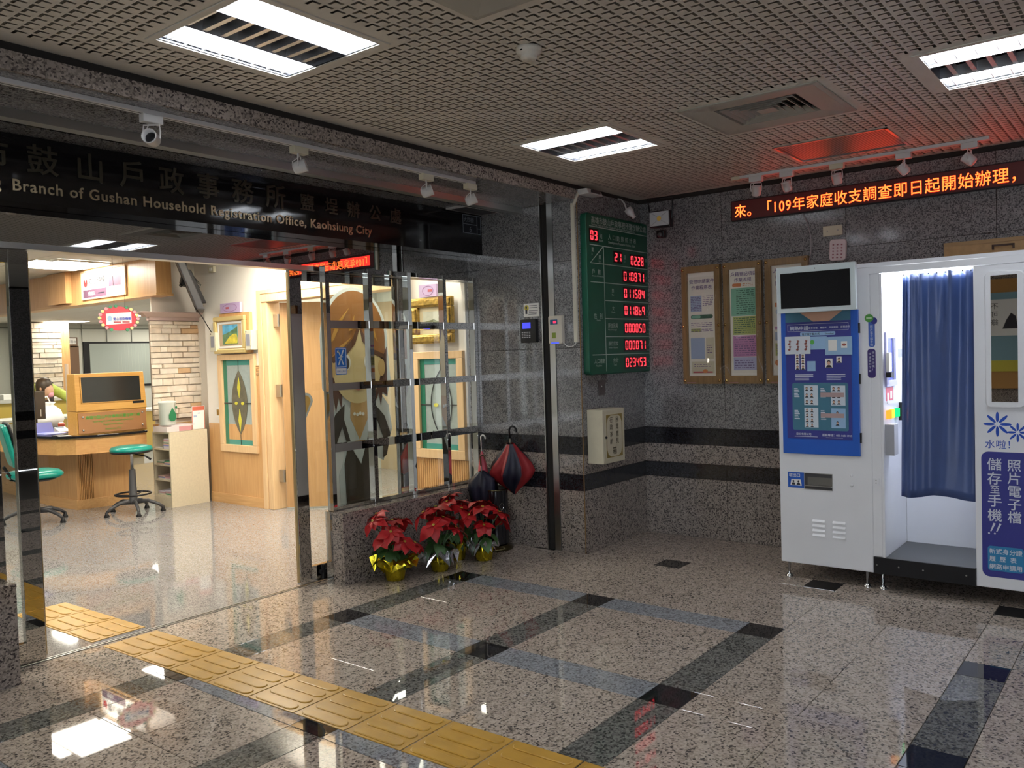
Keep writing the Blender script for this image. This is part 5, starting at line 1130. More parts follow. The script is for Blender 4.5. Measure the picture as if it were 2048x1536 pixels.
panel(.40, .745, 2.545, 1.45, .13, 'narrow fill light added just behind the window grille to brighten the cutout', None, 'light_strip'); panel(1.30, 2.1, 2.545, .5, 1.1, 'light panel washing the white wall above the inner doorway', None, 'long_light_panel')  # the narrow strip is an added fill light that brightens the standee
# wooden bulkhead with the framed counter sign
bh = struct('trim_5')
for k in range(7): y0 = 4.46+k*.70; G().box(1.45, 1.62, y0+.001, y0+.699, 2.195, 2.574).make('wood_panel', WOOD, bh)
G().box(1.44, 1.63, 4.45, 9.4, 2.17, 2.194).make('bottom_trim', WOODY, bh)
G().box(1.38, 1.449, 6.3, 6.75, 2.20, 2.555).make('projecting_panel', WOOD, bh)
t = thing('counter_sign', 'framed white sign with a red emblem and brush characters on the wooden bulkhead', 'sign', (1.44, 5.5, 2.22))
f = FX(1.44); g = G(); f.box(g, -6.02, 2.22, -5.05, 2.53, -.009, 0); g.make('board', P('sign_white', (.80, .78, .74), .5), t); g = G(); f.frame(g, -6.03, 2.215, -5.04, 2.535, .012, 0, .01); g.make('frame', WOODLT, t)
g = G(); f.box(g, -6.0, 2.235, -5.47, 2.325, 0, .002); g.make('purple_strip', P('strip_purple', (.12, .06, .10), .5), t); g = G(); f.box(g, -5.41, 2.33, -5.15, 2.435, 0, .002); g.make('purple_square', P('strip_purple', (.12, .06, .10), .5), t)
text(f, '愛心櫃檯', -5.87, 2.39, .085, PD, t, bold=.01, d=.002, sx=1.15); g = G(); f.ell(g, -5.935, 2.405, .045, .05, 0, .002, 16); g.make('red_emblem', P('emblem_red', (.5, .04, .04), .5), t); g = G(); f.poly(g, [(-5.955, 2.46), (-5.935, 2.41), (-5.915, 2.46)], .002, .003); g.make('emblem_notch', PAPER, t)
text(f, '受理人', -5.88, 2.262, .045, PAPER, t, bold=.01, d=.003, sx=1.2); g = G(); f.box(g, -5.65, 2.27, -5.52, 2.282, .002, .003); g.make('name_line', PD, t)
# oval hanging sign
t = thing('oval_hanging_sign', 'red oval sign with a flower garland hanging on cords over the counter', 'sign', (.91, 4.2, 1.79))
f = FY(4.2); g = G(); f.ell(g, .912, 1.912, .175, .115, -.01, 0, 36); g.make('oval_board', P('sign_red', (.55, .03, .06), .4), t)
g = G(); f.poly(g, [(.79, 1.85), (1.035, 1.87), (1.035, 1.975), (.79, 1.955)], 0, .003); g.make('white_card', PAPER, t)
text(F(f.p(.855, 1.895, .004), (1, 0, .08), (0, 0, 1)), '愛心服務櫃檯', 0, 0, .03, P('sign_blue_ink', (.05, .08, .5), .5), t, bold=.02, sx=.95); g = G(); f.ell(g, .825, 1.91, .022, .026, .003, .005, 14); g.make('blue_emblem', PL, t)
g = G(); f.box(g, .86, 1.868, .93, 1.884, .003, .005); f.box(g, .945, 1.872, 1.015, 1.888, .003, .005); g.make('red_words', pc('red'), t)
rr = random.Random(9)
for k in range(22):
    q = k*2*PI/22; 
    if abs(math.sin(q)) > .93 and k % 3: continue
    x_, z_ = .912+.185*math.cos(q), 1.912+.118*math.sin(q); g = G()
    mm = (P('garland_green', (.05, .25, .12), .6), P('garland_pink', (.70, .30, .34), .6), P('garland_yellow', (.75, .68, .30), .6))[0 if abs(math.cos(q)) < .6 else (1+k % 2)]
    f.ell(g, x_, z_, .017, .015, 0, .008, 8); g.make('garland_flower', mm, t)
for x_ in (.87, .975): G().tube([(x_, 4.195, 2.02), (x_, 4.195, 2.555)], .0018, 5).make('cord', DKGREY, t)

# hanging television
t = thing('hanging_television', 'black flat television seen from the side hanging from the ceiling above the pillar', 'television', (1.47, 4.05, 2.0))
vx, vy = .28, .47
def tvq(x, y, z): return [(x, y, z), (x+.075, y-.02, z), (x+.075+vx, y-.02+vy, z), (x+vx, y+vy, z)]
G().hexa(tvq(1.585, 3.95, 2.0)+tvq(1.36, 3.95, 2.52)).make('casing', DKGREY, t, bevel=.01)
G().hexa(tvq(1.66, 4.03, 2.07)[:2]+[(1.77, 4.2, 2.07), (1.70, 4.2, 2.07)]+tvq(1.50, 4.03, 2.40)[:2]+[(1.62, 4.2, 2.40), (1.55, 4.2, 2.40)]).make('rear_cover', BLACK, t, bevel=.01)
G().tube([(1.56, 4.2, 2.25), (1.62, 4.2, 2.30), (1.62, 4.2, 2.56)], .018, 8).make('ceiling_pole', BLACK, t); G().lathe((1.61, 4.2, 2.30), [(.03, -.05), (.045, -.03), (.045, .04), (.02, .06)], 16, (.3, 0, 1)).make('pivot', BLACK, t)
for k in range(4):
    s = k*.02; G().tube([(1.48+s, 4.08, 2.54), (1.52+s, 4.06, 2.42-s), (1.60, 4.05, 2.36), (1.66+s, 4.08, 2.26), (1.62, 4.09, 2.16-s), (1.64, 4.09, 2.10)], .004, 5).make('cable', BLACK, t)
G().tube([(1.62, 4.06, 2.04), (1.70, 4.05, 1.93), (1.80, 4.10, 1.82), (1.86, 4.16, 1.79), (1.88, 4.16, 1.77)], .005, 6).make('cable', BLACK, t)

# counter
dk = thing('service_counter', 'curved orange wood service counter with a black worktop', 'counter', (1.0, 5.2, 0))
front = [(.42, 7.6), (.45, 6.6), (.48, 5.8), (.53, 5.25), (.60, 4.92), (.72, 4.77), (.90, 4.70), (1.10, 4.675), (1.28, 4.69), (1.43, 4.72)]
back = [(1.43, 5.3), (1.36, 5.45), (1.25, 5.8), (1.25, 7.6)]
G().zprism(front+back, .762, .785).make('worktop', P('worktop_black', (.012, .012, .015), .12), dk, bevel=.003)
ins = [(x+.03 if y > 5 else x+.01, y+.025) for x, y in front[:-1]]+[(1.43, 4.745)]
G().zprism(ins+[(1.43, 4.80)]+[(x+.06, y+.05) for x, y in reversed(front[1:-1])]+[(.51, 7.6)], .60, .761).make('apron', wood('counter_apron', (.60, .31, .11), (.68, .38, .15), axis='X'), dk)
G().zprism([(.875, 5.135), (1.44, 5.055), (1.44, 5.25), (1.2, 7.6), (1.05, 7.6), (.85, 5.7)], .10, .60).make('base', WOOD, dk)
G().zprism([(.865, 5.123), (1.443, 5.043), (1.443, 5.25), (1.2, 7.6), (1.04, 7.6), (.84, 5.7)], 0, .10).make('plinth', WOODY, dk)
g = G()
for k in range(9): g.box(.90+k*.016, .908+k*.016, 5.118-.0023*k, 5.14, .10, .60)
g.make('fluted_strip', wood('fluted', (.50, .26, .09), (.58, .32, .12)), dk, kind='stuff')
t = thing('information_kiosk', 'orange wood information kiosk with a dark screen and green lettered plate on the counter', 'kiosk', (1.1, 4.85, .786))
G().mat(WOODDK).hexa([(.745, 4.79, .787), (1.462, 4.79, .787), (1.462, 4.98, .787), (.745, 4.98, .787), (.745, 4.79, 1.02), (1.462, 4.79, 1.02), (1.462, 4.98, 1.02), (.745, 4.98, 1.02)]).make('base', None, t)
G().mat(WOODDK).hexa([(.742, 4.775, 1.021), (1.465, 4.775, 1.021), (1.465, 4.98, 1.021), (.742, 4.98, 1.021), (.742, 4.80, 1.393), (1.455, 4.80, 1.398), (1.455, 4.95, 1.398), (.742, 4.95, 1.393)]).make('hood', None, t, bevel=.006)
f = F((0, 4.773, 1.02), (1, 0, 0), (0, .0665, 1)); g = G(); f.box(g, .80, .085, 1.405, .338, 0, .002); g.make('screen', P('screen_dark', (.02, .02, .02), .15), t); g = G(); f.frame(g, .793, .078, 1.412, .345, .008, 0, .008); g.make('screen_frame', WOODDK, t)
g = G(); f.box(g, 1.315, .052, 1.435, .076, 0, .003); g.make('card_slot', BLACK, t)
f = FY(4.782); g = G(); f.box(g, .757, .80, 1.45, 1.005, 0, .006); pt = g.make('lettered_plate', P('plate_brown', (.40, .19, .08), .25), t)
for p_ in ((.80, .835), (1.41, .845), (.80, .965), (1.41, .975)): g = G(); g.lathe(f.p(*p_, .006), [(.011, 0), (.011, .006), (.006, .010)], 12, f.n); g.make('stud', CHROME, pt, smooth=True)
GI = P('green_ink', (.04, .35, .05), .4)
text(f, '高雄市鼓山戶政事務所鹽埕辦公處', .825, .942, .0375, GI, pt, bold=.012, d=.008); text(f, 'Yancheng Branch of Gushan Household', 1.10, .905, .026, GI, pt, al='CENTER', d=.008); text(f, 'Registration Office', 1.10, .87, .026, GI, pt, al='CENTER', d=.008); text(f, 'Kaohsiung City', 1.10, .825, .026, GI, pt, al='CENTER', d=.008)
# shelf unit with leaflets
t = thing('leaflet_shelf', 'cream shelf unit full of leaflets standing in front of the stone pillar', 'shelf unit', (1.65, 4.48, 0))
x0, x1, y0, y1, zt = 1.443, 1.868, 4.322, 4.655, .752; SC = P('shelf_cream', (.66, .58, .42), .5, var=.05, vs=50)
G().box(x0, x1, y0, y0+.018, 0, zt).make('side_panel', SC, t); G().box(x0, x1, y1-.018, y1, 0, zt).make('side_panel', SC, t); G().box(x1-.012, x1, y0+.018, y1-.018, 0, zt).make('back_panel', SC, t); G().box(x0, x1, y0, y1, zt+.0005, zt+.018).make('top_panel', SC, t); G().box(x0, x0+.015, y0+.018, y1-.018, 0, .105).make('plinth', SC, t)
for z_ in (.105, .265, .42, .585): G().box(x0+.003, x1-.012, y0+.018, y1-.018, z_, z_+.015).make('shelf', SC, t)
rr = random.Random(2)
LC = [(.70, .66, .76), (.72, .70, .66), (.25, .28, .62), (.70, .48, .42), (.10, .32, .18), (.66, .62, .55), (.62, .36, .40)]
k = 0
for z_, st in ((.12, [(4.36, 4, 4), (4.50, 3, 5)]), (.28, [(4.36, 2, 5), (4.49, 3, 1)]), (.435, [(4.36, 3, 2), (4.50, 3, 3)]), (.60, [(4.36, 8, 0), (4.52, 1, 1)])):
    for (yy, n, c0) in st:
        for i in range(n):
            d = rr.uniform(-.006, .006); G().box(x0+.02+d, x0+.24+d, yy+d, yy+.115+d, z_+.0003+i*.0125, z_+.0115+i*.0125).make('x', P('leaflet_%d' % ((c0+i) % 7), LC[(c0+i) % 7], .6), None, loc=(x0+.13, yy+.06, z_+i*.0125)).name = 'leaflet_bundle'
            o = [o for o in COL.objects if o.name.startswith('leaflet_bundle')][-1]
            ORD = ('lowest', 'second', 'third', 'fourth', 'fifth', 'sixth', 'seventh', 'eighth')
            tag(o, '%s leaflet bundle, %s stack, %s shelf of the cream unit' % (ORD[i], 'right' if yy < 4.4 else 'left', {.12: 'bottom', .28: 'second', .435: 'third', .60: 'top'}[z_]), 'leaflets', 'leaflet bundles in the cream shelf unit')
t = thing('brochure_box', 'white and pink brochure box lying on top of the cream shelf unit', 'box', (1.6, 4.48, .771))
G().box(1.425, 1.70, 4.335, 4.60, .7715, .825).make('box', P('box_white_pink', (.74, .64, .62), .5), t); G().box(1.48, 1.74, 4.34, 4.59, .8255, .838).make('lid', P('box_lid', (.72, .62, .62), .5), t); G().box(1.56, 1.70, 4.333, 4.335, .775, .82).make('pink_label', P('box_pink', (.60, .28, .30), .5), t)
t = thing('donation_canister', 'translucent white canister with a green leaf print on the shelf unit', 'canister', (1.50, 4.46, .84))
G().lathe((1.50, 4.44, .839), [(.073, 0), (.080, .01), (.084, .22), (.088, .228), (.088, .238), (.080, .245), (.02, .25)], 32).make('canister', P('canister_white', (.62, .64, .58), .3), t, smooth=True)
f = FY(4.353); g = G(); f.poly(g, [(1.505, 1.02), (1.545, .95), (1.545, .905), (1.52, .88), (1.49, .88), (1.465, .905), (1.467, .95)], 0, .002); f.ell(g, 1.548, 1.02, .012, .014, 0, .002, 10); g.make('green_leaf_print', P('leaf_print', (.02, .20, .08), .5), t)
t = thing('table_sign', 'white and red upright card sign leaning on the shelf unit', 'card', (1.79, 4.42, .771))
f = F((1.745, 4.40, .773), (1, .05, 0), (.18, .25, 1)); g = G(); f.box(g, 0, 0, .155, .25, -.004, 0); g.make('card', PAPER, t); g = G(); f.box(g, .005, .20, .15, .245, 0, .0008); f.box(g, 0, 0, .006, .2, 0, .0008); f.box(g, .149, 0, .155, .2, 0, .0008); g.make('red_border', P('card_red', (.62, .14, .08), .5), t)
g = G(); f.box(g, .07, .165, .10, .175, 0, .0008); f.box(g, .02, .13, .06, .15, 0, .0008); g.make('print', pc('blue'), t); G().tube([f.p(.08, .2, -.005), (1.82, 4.52, .773)], .003, 5).make('stand', BLACK, t)
# stool and office chair
def star(t, cx, cy, r, z, rot=.3, n=5):
    for k in range(n):
        q = rot+k*2*PI/n; c, s = math.cos(q), math.sin(q)
        G().tube([(cx+.02*c, cy+.02*s, z), (cx+r*.5*c, cy+r*.5*s, z+.005), (cx+r*.85*c, cy+r*.85*s, z-.035), (cx+r*c, cy+r*s, .045)], [.024, .019, .016, .014], 8).make('base_leg', DKGREY, t, smooth=True)
        G().lathe((cx+r*c, cy+r*s, 0), [(.026, 0), (.026, .01), (.016, .028), (.014, .05)], 14).make('foot', BLACK, t, smooth=True)
t = thing('round_stool', 'round teal swivel stool with a foot ring in front of the counter', 'stool', (1.09, 4.42, 0)); cx, cy = 1.09, 4.42
G().lathe((cx, cy, .60), [(.18, 0), (.195, .008), (.195, .02)], 40).make('seat_rim', BLACK, t, smooth=True); G().lathe((cx, cy, .62), [(.194, 0), (.198, .015), (.185, .038), (.14, .05), (.05, .055)], 40).make('seat', TEAL, t, smooth=True)
G().lathe((cx, cy, .09), [(.045, 0), (.045, .04), (.038, .05), (.03, .34), (.028, .345)], 20).make('column', DKGREY, t, smooth=True); G().lathe((cx, cy, .42), [(.016, 0), (.016, .16), (.05, .18)], 16).make('gas_lift', CHROME, t, smooth=True)
g = G(); g.tube([(cx+.165*math.cos(k*PI/16), cy+.165*math.sin(k*PI/16), .19) for k in range(33)], .009, 8); g.make('foot_ring', BLACK, t, smooth=True)
for q in (.5, 2.6, 4.7): G().tube([(cx, cy, .17), (cx+.16*math.cos(q), cy+.16*math.sin(q), .19)], .007, 6).make('ring_spoke', BLACK, t)
G().tube([(cx+.02, cy-.03, .585), (cx+.09, cy-.10, .56), (cx+.13, cy-.13, .525)], [.006, .007, .012], 8).make('lever', BLACK, t, smooth=True)
star(t, cx, cy, .27, .11, .62)
t = thing('office_chair', 'teal office chair half hidden behind the steel door stile', 'chair', (.36, 4.75, 0)); cx, cy = .34, 4.80
G().lathe((cx, cy, .42), [(.20, 0), (.23, .02), (.235, .045), (.20, .075), (.05, .08)], 30, fl=lambda i, k: 1+.08*math.cos(4*i*2*PI/30)).make('seat', TEAL, t, smooth=True); G().lathe((cx, cy, .40), [(.16, 0), (.21, .02)], 30).make('seat_pan', BLACK, t)
fr = F((cx-.20, cy-.02, .50), (-.25, -1, 0), (-.22, .05, 1)); g = G(); fr.rrect(g, -.20, .05, .20, .46, .08, -.05, 0); g.make('backrest', TEAL, t, bevel=.02); g = G(); fr.rrect(g, -.21, .04, .21, .47, .08, -.075, -.051); g.make('back_shell', BLACK, t, bevel=.01)
G().tube([(cx-.05, cy, .41), (cx-.20, cy, .44), (cx-.27, cy, .56)], .014, 8).make('back_bracket', BLACK, t); G().lathe((cx, cy, .09), [(.035, 0), (.028, .32)], 16).make('column', BLACK, t, smooth=True)
star(t, cx, cy, .28, .11, .15)

# things on the counter
t = thing('acrylic_screen', 'clear acrylic sneeze screen standing on the counter left of the kiosk', 'screen', (.65, 5.6, .786))
f = FY(5.55); g = G(); f.rrect(g, .66, .787, 1.02, 1.50, .04, -.004, 0); g.make('sheet', GLASS, t); G().box(1.0, 1.012, 5.50, 5.56, .787, 1.50).make('upright_edge', P('acrylic_edge', (.70, .55, .42), .3), t); G().box(.66, 1.02, 5.53, 5.57, .786, .790).make('foot_plate', GLASS, t)
t = thing('computer_monitor', 'black computer monitor seen from behind on the counter', 'monitor', (.73, 5.62, .786)); G().box(.58, .815, 5.62, 5.65, .93, 1.225).make('casing', DKGREY, t, bevel=.005); G().box(.68, .74, 5.65, 5.68, .80, .98).make('stand_arm', BLACK, t); G().box(.60, .80, 5.58, 5.74, .786, .80).make('stand_base', BLACK, t); G().box(.76, .768, 5.618, 5.62, .96, 1.03).make('white_label', PAPER, t)
t = thing('document_tray', 'blue lilac folder lying at the front of the counter', 'folder', (.68, 5.3, .786)); G().box(.60, .82, 5.15, 5.45, .7865, .80).make('folder', P('folder_lilac', (.25, .28, .62), .4), t); g = G(); g.hexa([(.62, 5.44, .80), (.81, 5.44, .80), (.81, 5.46, .80), (.62, 5.46, .80), (.62, 5.47, .90), (.80, 5.47, .90), (.80, 5.48, .90), (.62, 5.48, .90)]); g.make('open_cover', P('folder_lilac', (.25, .28, .62)), t)
t = thing('clipboard', 'black clipboard across the front edge of the counter', 'clipboard', (.72, 5.02, .787)); g = G(); g.zprism([(.62, 5.06), (.86, 5.10), (.85, 5.02), (.63, 4.96)], .7865, .793); g.make('board', BLACK, t); G().box(.72, .78, 5.06, 5.075, .793, .80).make('clip', STEEL2, t)
t = thing('paper_pile', 'white papers spread on the black worktop', 'papers', (.72, 4.9, .786)); g = G(); g.zprism([(.62, 4.90), (.72, 4.84), (.735, 4.94), (.64, 5.0)], .7863, .789); g.make('sheet', PAPER, t); g = G(); g.zprism([(.88, 5.02), (1.10, 5.03), (1.08, 5.10), (.88, 5.10)], .7863, .789); g.make('sheet', PAPER, t)
t = thing('desk_calculator', 'white desk calculator with a grey display beside the hand gel', 'calculator', (.90, 5.48, .787)); g = G(); g.hexa([(.84, 5.38, .7865), (.95, 5.38, .7865), (.95, 5.51, .7865), (.84, 5.51, .7865), (.84, 5.38, .80), (.95, 5.38, .80), (.95, 5.51, .84), (.84, 5.51, .84)]); g.make('body', PAPER, t); G().hexa([(.86, 5.48, .831), (.93, 5.48, .831), (.93, 5.505, .839), (.86, 5.505, .839), (.86, 5.48, .834), (.93, 5.48, .834), (.93, 5.505, .842), (.86, 5.505, .842)]).make('display', P('lcd_grey', (.2, .25, .3), .4), t)
t = thing('gel_bottle', 'clear hand gel pump bottle with a green base', 'bottle', (.90, 5.2, .79)); G().lathe((.97, 5.12, .79), [(.028, 0), (.03, .035)], 16).make('green_base', P('gel_green', (.05, .62, .06), .3), t, smooth=True); G().lathe((.97, 5.12, .825), [(.03, 0), (.031, .09), (.012, .11), (.012, .13)], 16).make('bottle', P('gel_clear', (.60, .70, .66), .15), t, smooth=True); G().lathe((.97, 5.12, .945), [(.016, 0), (.014, .025), (.006, .03)], 12).make('pump', P('pump_blue', (.08, .2, .5), .3), t)
for i, (x_, y_, c_, lb) in enumerate(((1.0, 5.7, (.55, .08, .05), 'red tape dispenser on the counter under the acrylic screen'), (1.08, 5.35, (.60, .10, .25), 'pink cup on the counter just left of the kiosk'))):
    t = thing('desk_cup' if i else 'tape_dispenser', lb, 'stationery', (x_, y_, .786)); G().lathe((x_, y_, .787), [(.03, 0), (.034, .07), (.03, .08)], 18).make('body', P('cup_%d' % i, c_, .4), t, smooth=True); G().lathe((x_, y_, .868), [(.026, 0), (.02, .01)], 14).make('rim', PAPER, t)
t = thing('black_telephone', 'small black telephone at the right end of the counter behind the kiosk', 'telephone', (1.40, 5.1, .787)); G().hexa([(1.28, 5.05, .7865), (1.42, 5.05, .7865), (1.42, 5.22, .7865), (1.28, 5.22, .7865), (1.28, 5.05, .81), (1.42, 5.05, .81), (1.42, 5.22, .86), (1.28, 5.22, .86)]).make('base', BLACK, t); G().tube([(1.29, 5.08, .84), (1.30, 5.12, .86), (1.30, 5.17, .87), (1.29, 5.21, .87)], .014, 8).make('handset', BLACK, t)
# deeper desks, back wall furniture
def desk2(x, y, lb, w=1.4):
    t = thing('office_desk', lb, 'desk', (x+w/2, y+.35, 0)); G().box(x, x+w, y, y+.7, .73, .76).make('desk_top', P('desk_grey', (.55, .55, .50), .5), t); G().box(x, x+w, y+.02, y+.04, .1, .729).make('modesty_panel', P('panel_yellow', (.55, .38, .10), .5), t)
    for a in (x, x+w-.04): G().box(a, a+.04, y+.041, y+.68, 0, .729).make('side_panel', P('desk_grey', (.55, .55, .50), .5), t)
desk2(1.6, 8.9, 'grey topped desk with yellow front panel behind the acrylic screen'); desk2(3.3, 9.2, 'grey topped desk in the middle of the back office')
t = thing('back_cabinet', 'low grey and yellow filing counter far behind the reception', 'cabinet', (2.6, 10.3, 0)); G().mat(P('cab_grey', (.5, .5, .45), .5)).box(1.9, 4.4, 10.2, 10.7, .95, 1.0).mat(P('cab_yellow', (.55, .40, .08), .5)).box(1.95, 4.35, 10.25, 10.65, 0, .949).make('body', None, t); G().box(2.2, 2.6, 10.3, 10.5, 1.001, 1.08).make('paper_tray', PAPER, t)
bw = struct('window_1')
f = FY(14.99)
for k, (a0_, a1_) in enumerate(((5.62, 7.25), (7.40, 9.0))):
    g = G(); f.box(g, a0_, 1.0, a1_, 2.02, 0, .03); g.make('window_frame', BLACK, bw); g = G(); f.box(g, a0_+.13, 1.05, a1_-.06, 1.98, .03, .035); g.make('blind', P('window_blind', (.30, .34, .31), .6), bw)
    for i in range(9): g = G(); f.box(g, a0_+.75+i*.08, 1.05, a0_+.755+i*.08, 1.98, .035, .037); g.make('blind_line', P('blind_line', (.42, .46, .42), .6), bw)
g = G()
for a_ in (5.0, 5.60, 6.15, 6.72, 7.33): f.box(g, a_, 0, a_+.012, 2.42, 0, .012)
f.box(g, 3, 2.30, 9, 2.325, 0, .02); g.make('panel_seams', P('seam_dark', (.16, .17, .14), .6), bw)
g = G(); f.box(g, 5.12, .95, 5.52, 1.93, 0, .03); g.make('notice_board_brown', P('brown_board', (.16, .09, .05), .5), bw)
t = thing('hanging_name_board', 'small dark framed name board hanging on the far wall', 'sign', (5.35, 14.95, 1.96)); g = G(); f.frame(g, 5.24, 1.95, 5.50, 2.12, .02, .01, .03); f.box(g, 5.24, 1.91, 5.50, 1.95, .01, .03); g.make('frame', P('brown_board', (.16, .09, .05)), t); g = G(); f.box(g, 5.26, 1.97, 5.48, 2.10, .01, .02); g.make('card', PAPER, t); text(f, '服務台', 5.285, 2.0, .065, PD, t, d=.022)
ps = struct('pillar')
G().box(4.0, 4.95, 14.2, 14.5, 0, 2.40).make('pillar_core', P('pillar_mortar', (.2, .16, .12)), ps); G().box(4.80, 4.97, 14.17, 14.199, 0, 2.40).make('edge_trim', WOOD, ps); rr = random.Random(11); z = 1.0
while z < 2.3:
    x = 3.9; h = rr.uniform(.06, .12)
    while x < 4.78: w = min(rr.uniform(.2, .5), 4.80-x); G().box(x+.006, x+w-.006, 14.15-rr.uniform(0, .04), 14.199, z+.006, z+h-.006).make('stone', rr.choice(PSTN[:3]), ps); x += w
    z += h

# room beyond the inner doorway
w2 = struct('wall_room_beyond')
G().mat(P('room_white', (.66, .70, .66), .6)).box(4.6, 4.7, .7, 4.59, 0, 2.45).box(2.04, 4.6, .7, .76, 0, 2.45).mat(P('room_tan', (.45, .36, .24), .6)).box(4.58, 4.599, 4.0, 4.59, 0, 2.2).make('plaster', None, w2)
G().mat(OCM).box(2.05, 4.6, .76, 4.6, 2.41, 2.45).make('ceiling', None, w2)
for k in range(8): G().box(2.05, 4.6, .9+k*.5, .905+k*.5, 2.405, 2.41).make('ceiling_seam', OCG, w2)
panel(2.7, 1.3, 2.40, .5, 1.2, 'ceiling light in the room beyond the inner doorway', None, 'long_light_panel'); panel(3.3, 3.2, 2.40, .5, .9, 'ceiling light near the tan wall beyond the inner doorway', None, 'long_light_panel')
t = thing('whiteboard', 'white board on the far wall beyond the inner doorway', 'whiteboard', (4.58, 2.6, .9)); f = FX(4.585); g = G(); f.box(g, -4.2, .75, -2.2, 1.75, -.01, 0); g.make('panel', PAPER, t); g = G(); f.frame(g, -4.22, .73, -2.18, 1.77, .02, 0, .012); g.make('frame', STEEL2, t)
t = thing('wooden_post', 'pale wooden post standing just inside the room beyond the doorway', 'post', (2.9, 3.5, 0)); G().box(2.86, 2.98, 3.42, 3.54, 0, 2.40).make('post', WOODLT, t); G().box(2.84, 2.859, 3.44, 3.52, 1.25, 1.4).make('socket_plate', BEIGE, t)

# ---------------------------------------------------------------- people at the counter
SKIN = P('skin', (.52, .30, .20), .55); HAIR = P('hair_black', (.02, .014, .012), .45)
def skin_mesh(name, pts, edges, radii, mat, par, root=0, sub=2):
    me = bpy.data.meshes.new(name); w = LOC[par.name]; me.from_pydata([(p[0]-w[0], p[1]-w[1], p[2]-w[2]) for p in pts], edges, []); me.materials.append(mat)
    o = bpy.data.objects.new(name, me); COL.objects.link(o); o.parent = par; LOC[o.name] = w
    o.modifiers.new('skin', 'SKIN').use_smooth_shade = True
    l = me.skin_vertices[0].data if me.skin_vertices else None
    if l is None:
        bm = bmesh.new(); bm.from_mesh(me); bm.verts.layers.skin.verify(); bm.to_mesh(me); bm.free(); l = me.skin_vertices[0].data
    for i, r in enumerate(radii): l[i].radius = r if isinstance(r, tuple) else (r, r); l[i].use_root = (i == root)
    o.modifiers.new('sub', 'SUBSURF').levels = sub; o.modifiers['sub'].render_levels = sub; return o
def person(label, B, head, fwd, arms, shirt, hairlen, face_dir=None):
    """B: pelvis point, head: head centre, fwd: face direction, arms: ((elbow, hand), (elbow, hand))"""
    B, Hd = Vector(B), Vector(head); t = thing('person', label, 'person', (B.x, B.y, 0)); fv = Vector(fwd).normalized()
    ch = B.lerp(Hd, .62); nk = B.lerp(Hd, .80); sd = fv.cross(Vector((0, 0, 1))).normalized()
    pts = [B, B.lerp(Hd, .33), ch, nk, Hd-Vector((0, 0, .03)), Hd+Vector((0, 0, .055))]; ed = [(0, 1), (1, 2), (2, 3), (3, 4), (4, 5)]; rd = [(.13, .11), (.12, .10), (.14, .10), .05, (.075, .085), (.07, .08)]
    cl = [B, B.lerp(Hd, .33), ch, B.lerp(Hd, .72)]; ce = [(0, 1), (1, 2), (2, 3)]; cr = [(.145, .125), (.135, .115), (.155, .115), .07]
    for s, (el, hd) in zip((-1, 1), arms):
        el, hd = Vector(el), Vector(hd); sh = ch+sd*s*.165+Vector((0, 0, .03)); i = len(pts); pts += [sh, el, hd.lerp(el, .12), hd]; ed += [(2, i), (i, i+1), (i+1, i+2), (i+2, i+3)]; rd += [.052, .040, .026, (.036, .018)]
        j = len(cl); cl += [sh, el, el.lerp(hd, .25)]; ce += [(2, j), (j, j+1), (j+1, j+2)]; cr += [.068, .056, .052]
        dv = (hd-el).normalized(); a_ = dv.cross(Vector((0, 0, 1))).normalized()
        for k in range(5):   # fingers, curled a little
            o_ = a_*(-.026+k*.0125) if k < 4 else a_*.034; l_ = (.062, .072, .068, .055, .045)[k]; st_ = hd+o_+dv*(.01 if k < 4 else -.02)
            G().tube([st_, st_+dv*l_*.55+Vector((0, 0, -.006)), st_+dv*l_*.9+Vector((0, 0, -.024))], [.008, .0075, .006], 6).make('finger', SKIN, t, smooth=True)
    for s in (-1, 1):
        i = len(pts); hp = B+sd*s*.09; kn = hp+Vector((0, 0, -.45)); an = Vector((kn.x, kn.y, .08)); fh = Vector((fv.x, fv.y, 0)).normalized(); pts += [hp, kn, an, an+fh*.16+Vector((0, 0, -.045))]; ed += [(0, i), (i, i+1), (i+1, i+2), (i+2, i+3)]; rd += [.085, .06, .04, (.04, .03)]
    skin_mesh('body', pts, ed, rd, SKIN, t); skin_mesh('shirt', cl, ce, cr, shirt, t)
    tp, te, trd = [B], [], [.14]
    for s in (-1, 1):
        i = len(tp); hp = B+sd*s*.09; kn = hp+Vector((0, 0, -.45)); tp += [hp, kn, Vector((kn.x, kn.y, .13))]; te += [(0, i), (i, i+1), (i+1, i+2)]; trd += [.10, .075, .055]
    skin_mesh('trousers', tp, te, trd, P('trousers_dark', (.03, .03, .045), .7), t)
    c = Hd+Vector((0, 0, .02))-fv*.018
    G().lathe(c, [(.05, -.11-hairlen), (.088, -.06-hairlen*.5), (.094, 0), (.090, .045), (.066, .088), (.02, .108)], 24, fl=lambda i, k: 1+.03*math.sin(i*4)).make('hair', HAIR, t, smooth=True)
    fc = Hd+fv*.075
    G().lathe(Hd+fv*.030+Vector((0, 0, -.005)), [(.055, -.075), (.068, -.03), (.070, .02), (.055, .06), (.02, .075)], 20).make('face', SKIN, t, smooth=True)
    up2 = Vector((0, 0, 1))
    for s in (-1, 1):
        G().lathe(fc+sd*s*.028+up2*.012+fv*.012, [(.009, 0), (.007, .003)], 10, fv).make('eye', BLACK, t); G().lathe(Hd+sd*s*.078, [(.012, -.02), (.018, 0), (.012, .02)], 10).make('ear', SKIN, t, smooth=True)
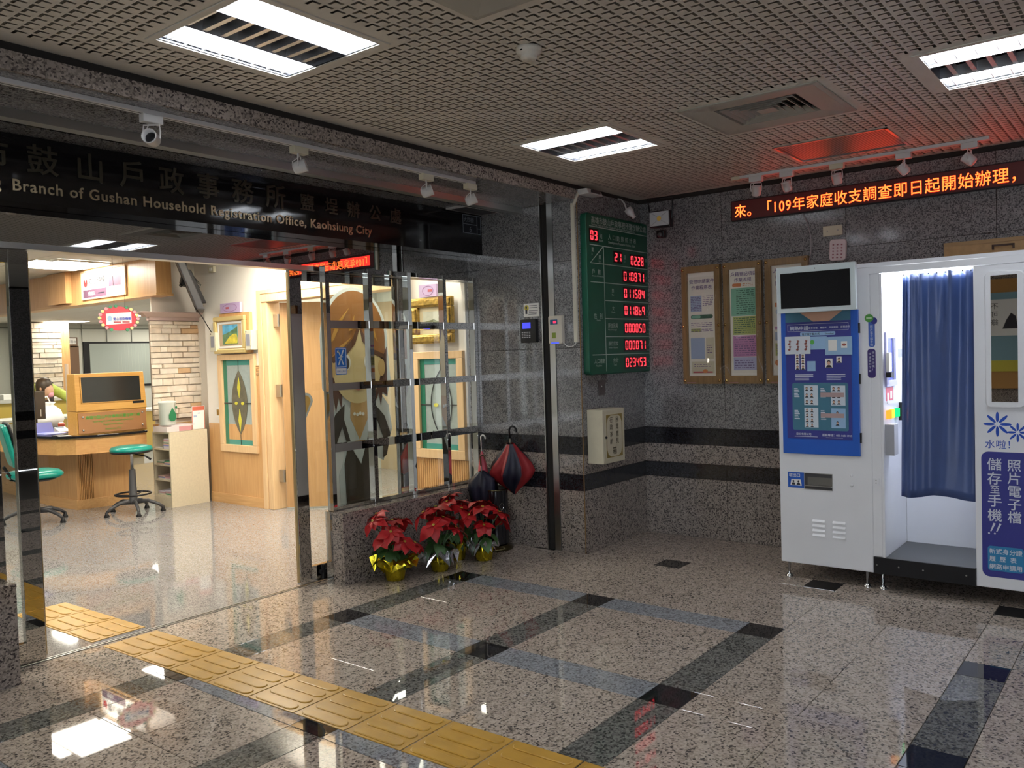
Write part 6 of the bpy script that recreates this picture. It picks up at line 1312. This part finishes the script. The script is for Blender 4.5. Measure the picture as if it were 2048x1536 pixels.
    G().tube([fc+up2*.012+fv*.015, fc+fv*.032-up2*.018], [.006, .010], 8).make('nose', SKIN, t, smooth=True)
    G().lathe(fc-up2*.042+fv*-.012, [(.036, -.03), (.046, 0), (.044, .026)], 20).make('face_mask', P('mask_pink', (.66, .30, .38), .7), t, smooth=True)
    return t
person('bending person in a lime green top, dark hair and pink mask behind the counter', (1.70, 7.95, 1.14), (1.49, 7.20, 1.21), (.45, -.72, -.53), (((1.80, 7.05, 1.02), (1.83, 6.80, .98)), ((1.36, 7.10, .92), (1.45, 6.86, .85))), P('shirt_lime', (.50, .62, .12), .7), 0)
t = thing('plastic_bag', 'large white plastic bag standing on the counter behind the dark monitor', 'bag', (1.12, 6.35, .787)); rr = random.Random(3)
g = G(); g.lathe((1.12, 6.35, .787), [(.10, 0), (.15, .02), (.17, .10), (.14, .20), (.08, .26), (.10, .29)], 26, fl=lambda i, k: 1+.10*math.sin(i*3.1+k)+.05*math.sin(i*7.3)); g.make('bag', P('bag_white', (.82, .82, .84), .35), t, smooth=True)
G().tube([(1.05, 6.35, 1.05), (1.07, 6.34, 1.12), (1.14, 6.34, 1.14), (1.18, 6.35, 1.06)], .008, 6).make('handle', P('bag_white', (.82, .82, .84)), t)

# ---------------------------------------------------------------- lettering becomes mesh
bpy.context.view_layer.update(); dg = bpy.context.evaluated_depsgraph_get()
for o, bo in TEXTS:
    me = bpy.data.meshes.new_from_object(o.evaluated_get(dg))
    if bo > 0:      # heavier strokes for Chinese characters: the glyph laid over itself, shifted by a hair
        bm = bmesh.new(); src = me.copy()
        for kk, (dx, dy) in enumerate(((-bo, 0), (bo, 0), (0, -bo), (0, bo))):
            m2 = src.copy(); m2.transform(Matrix.Translation((dx, dy, -.00012*(kk+1)))); bm.from_mesh(m2); bpy.data.meshes.remove(m2)
        bm.to_mesh(me); bm.free(); bpy.data.meshes.remove(src)
    n = bpy.data.objects.new('t', me); COL.objects.link(n)
    n.parent = o.parent; n.matrix_parent_inverse = Matrix.Identity(4); n.matrix_local = o.matrix_local.copy(); nm = o.name; bpy.data.objects.remove(o); n.name = nm
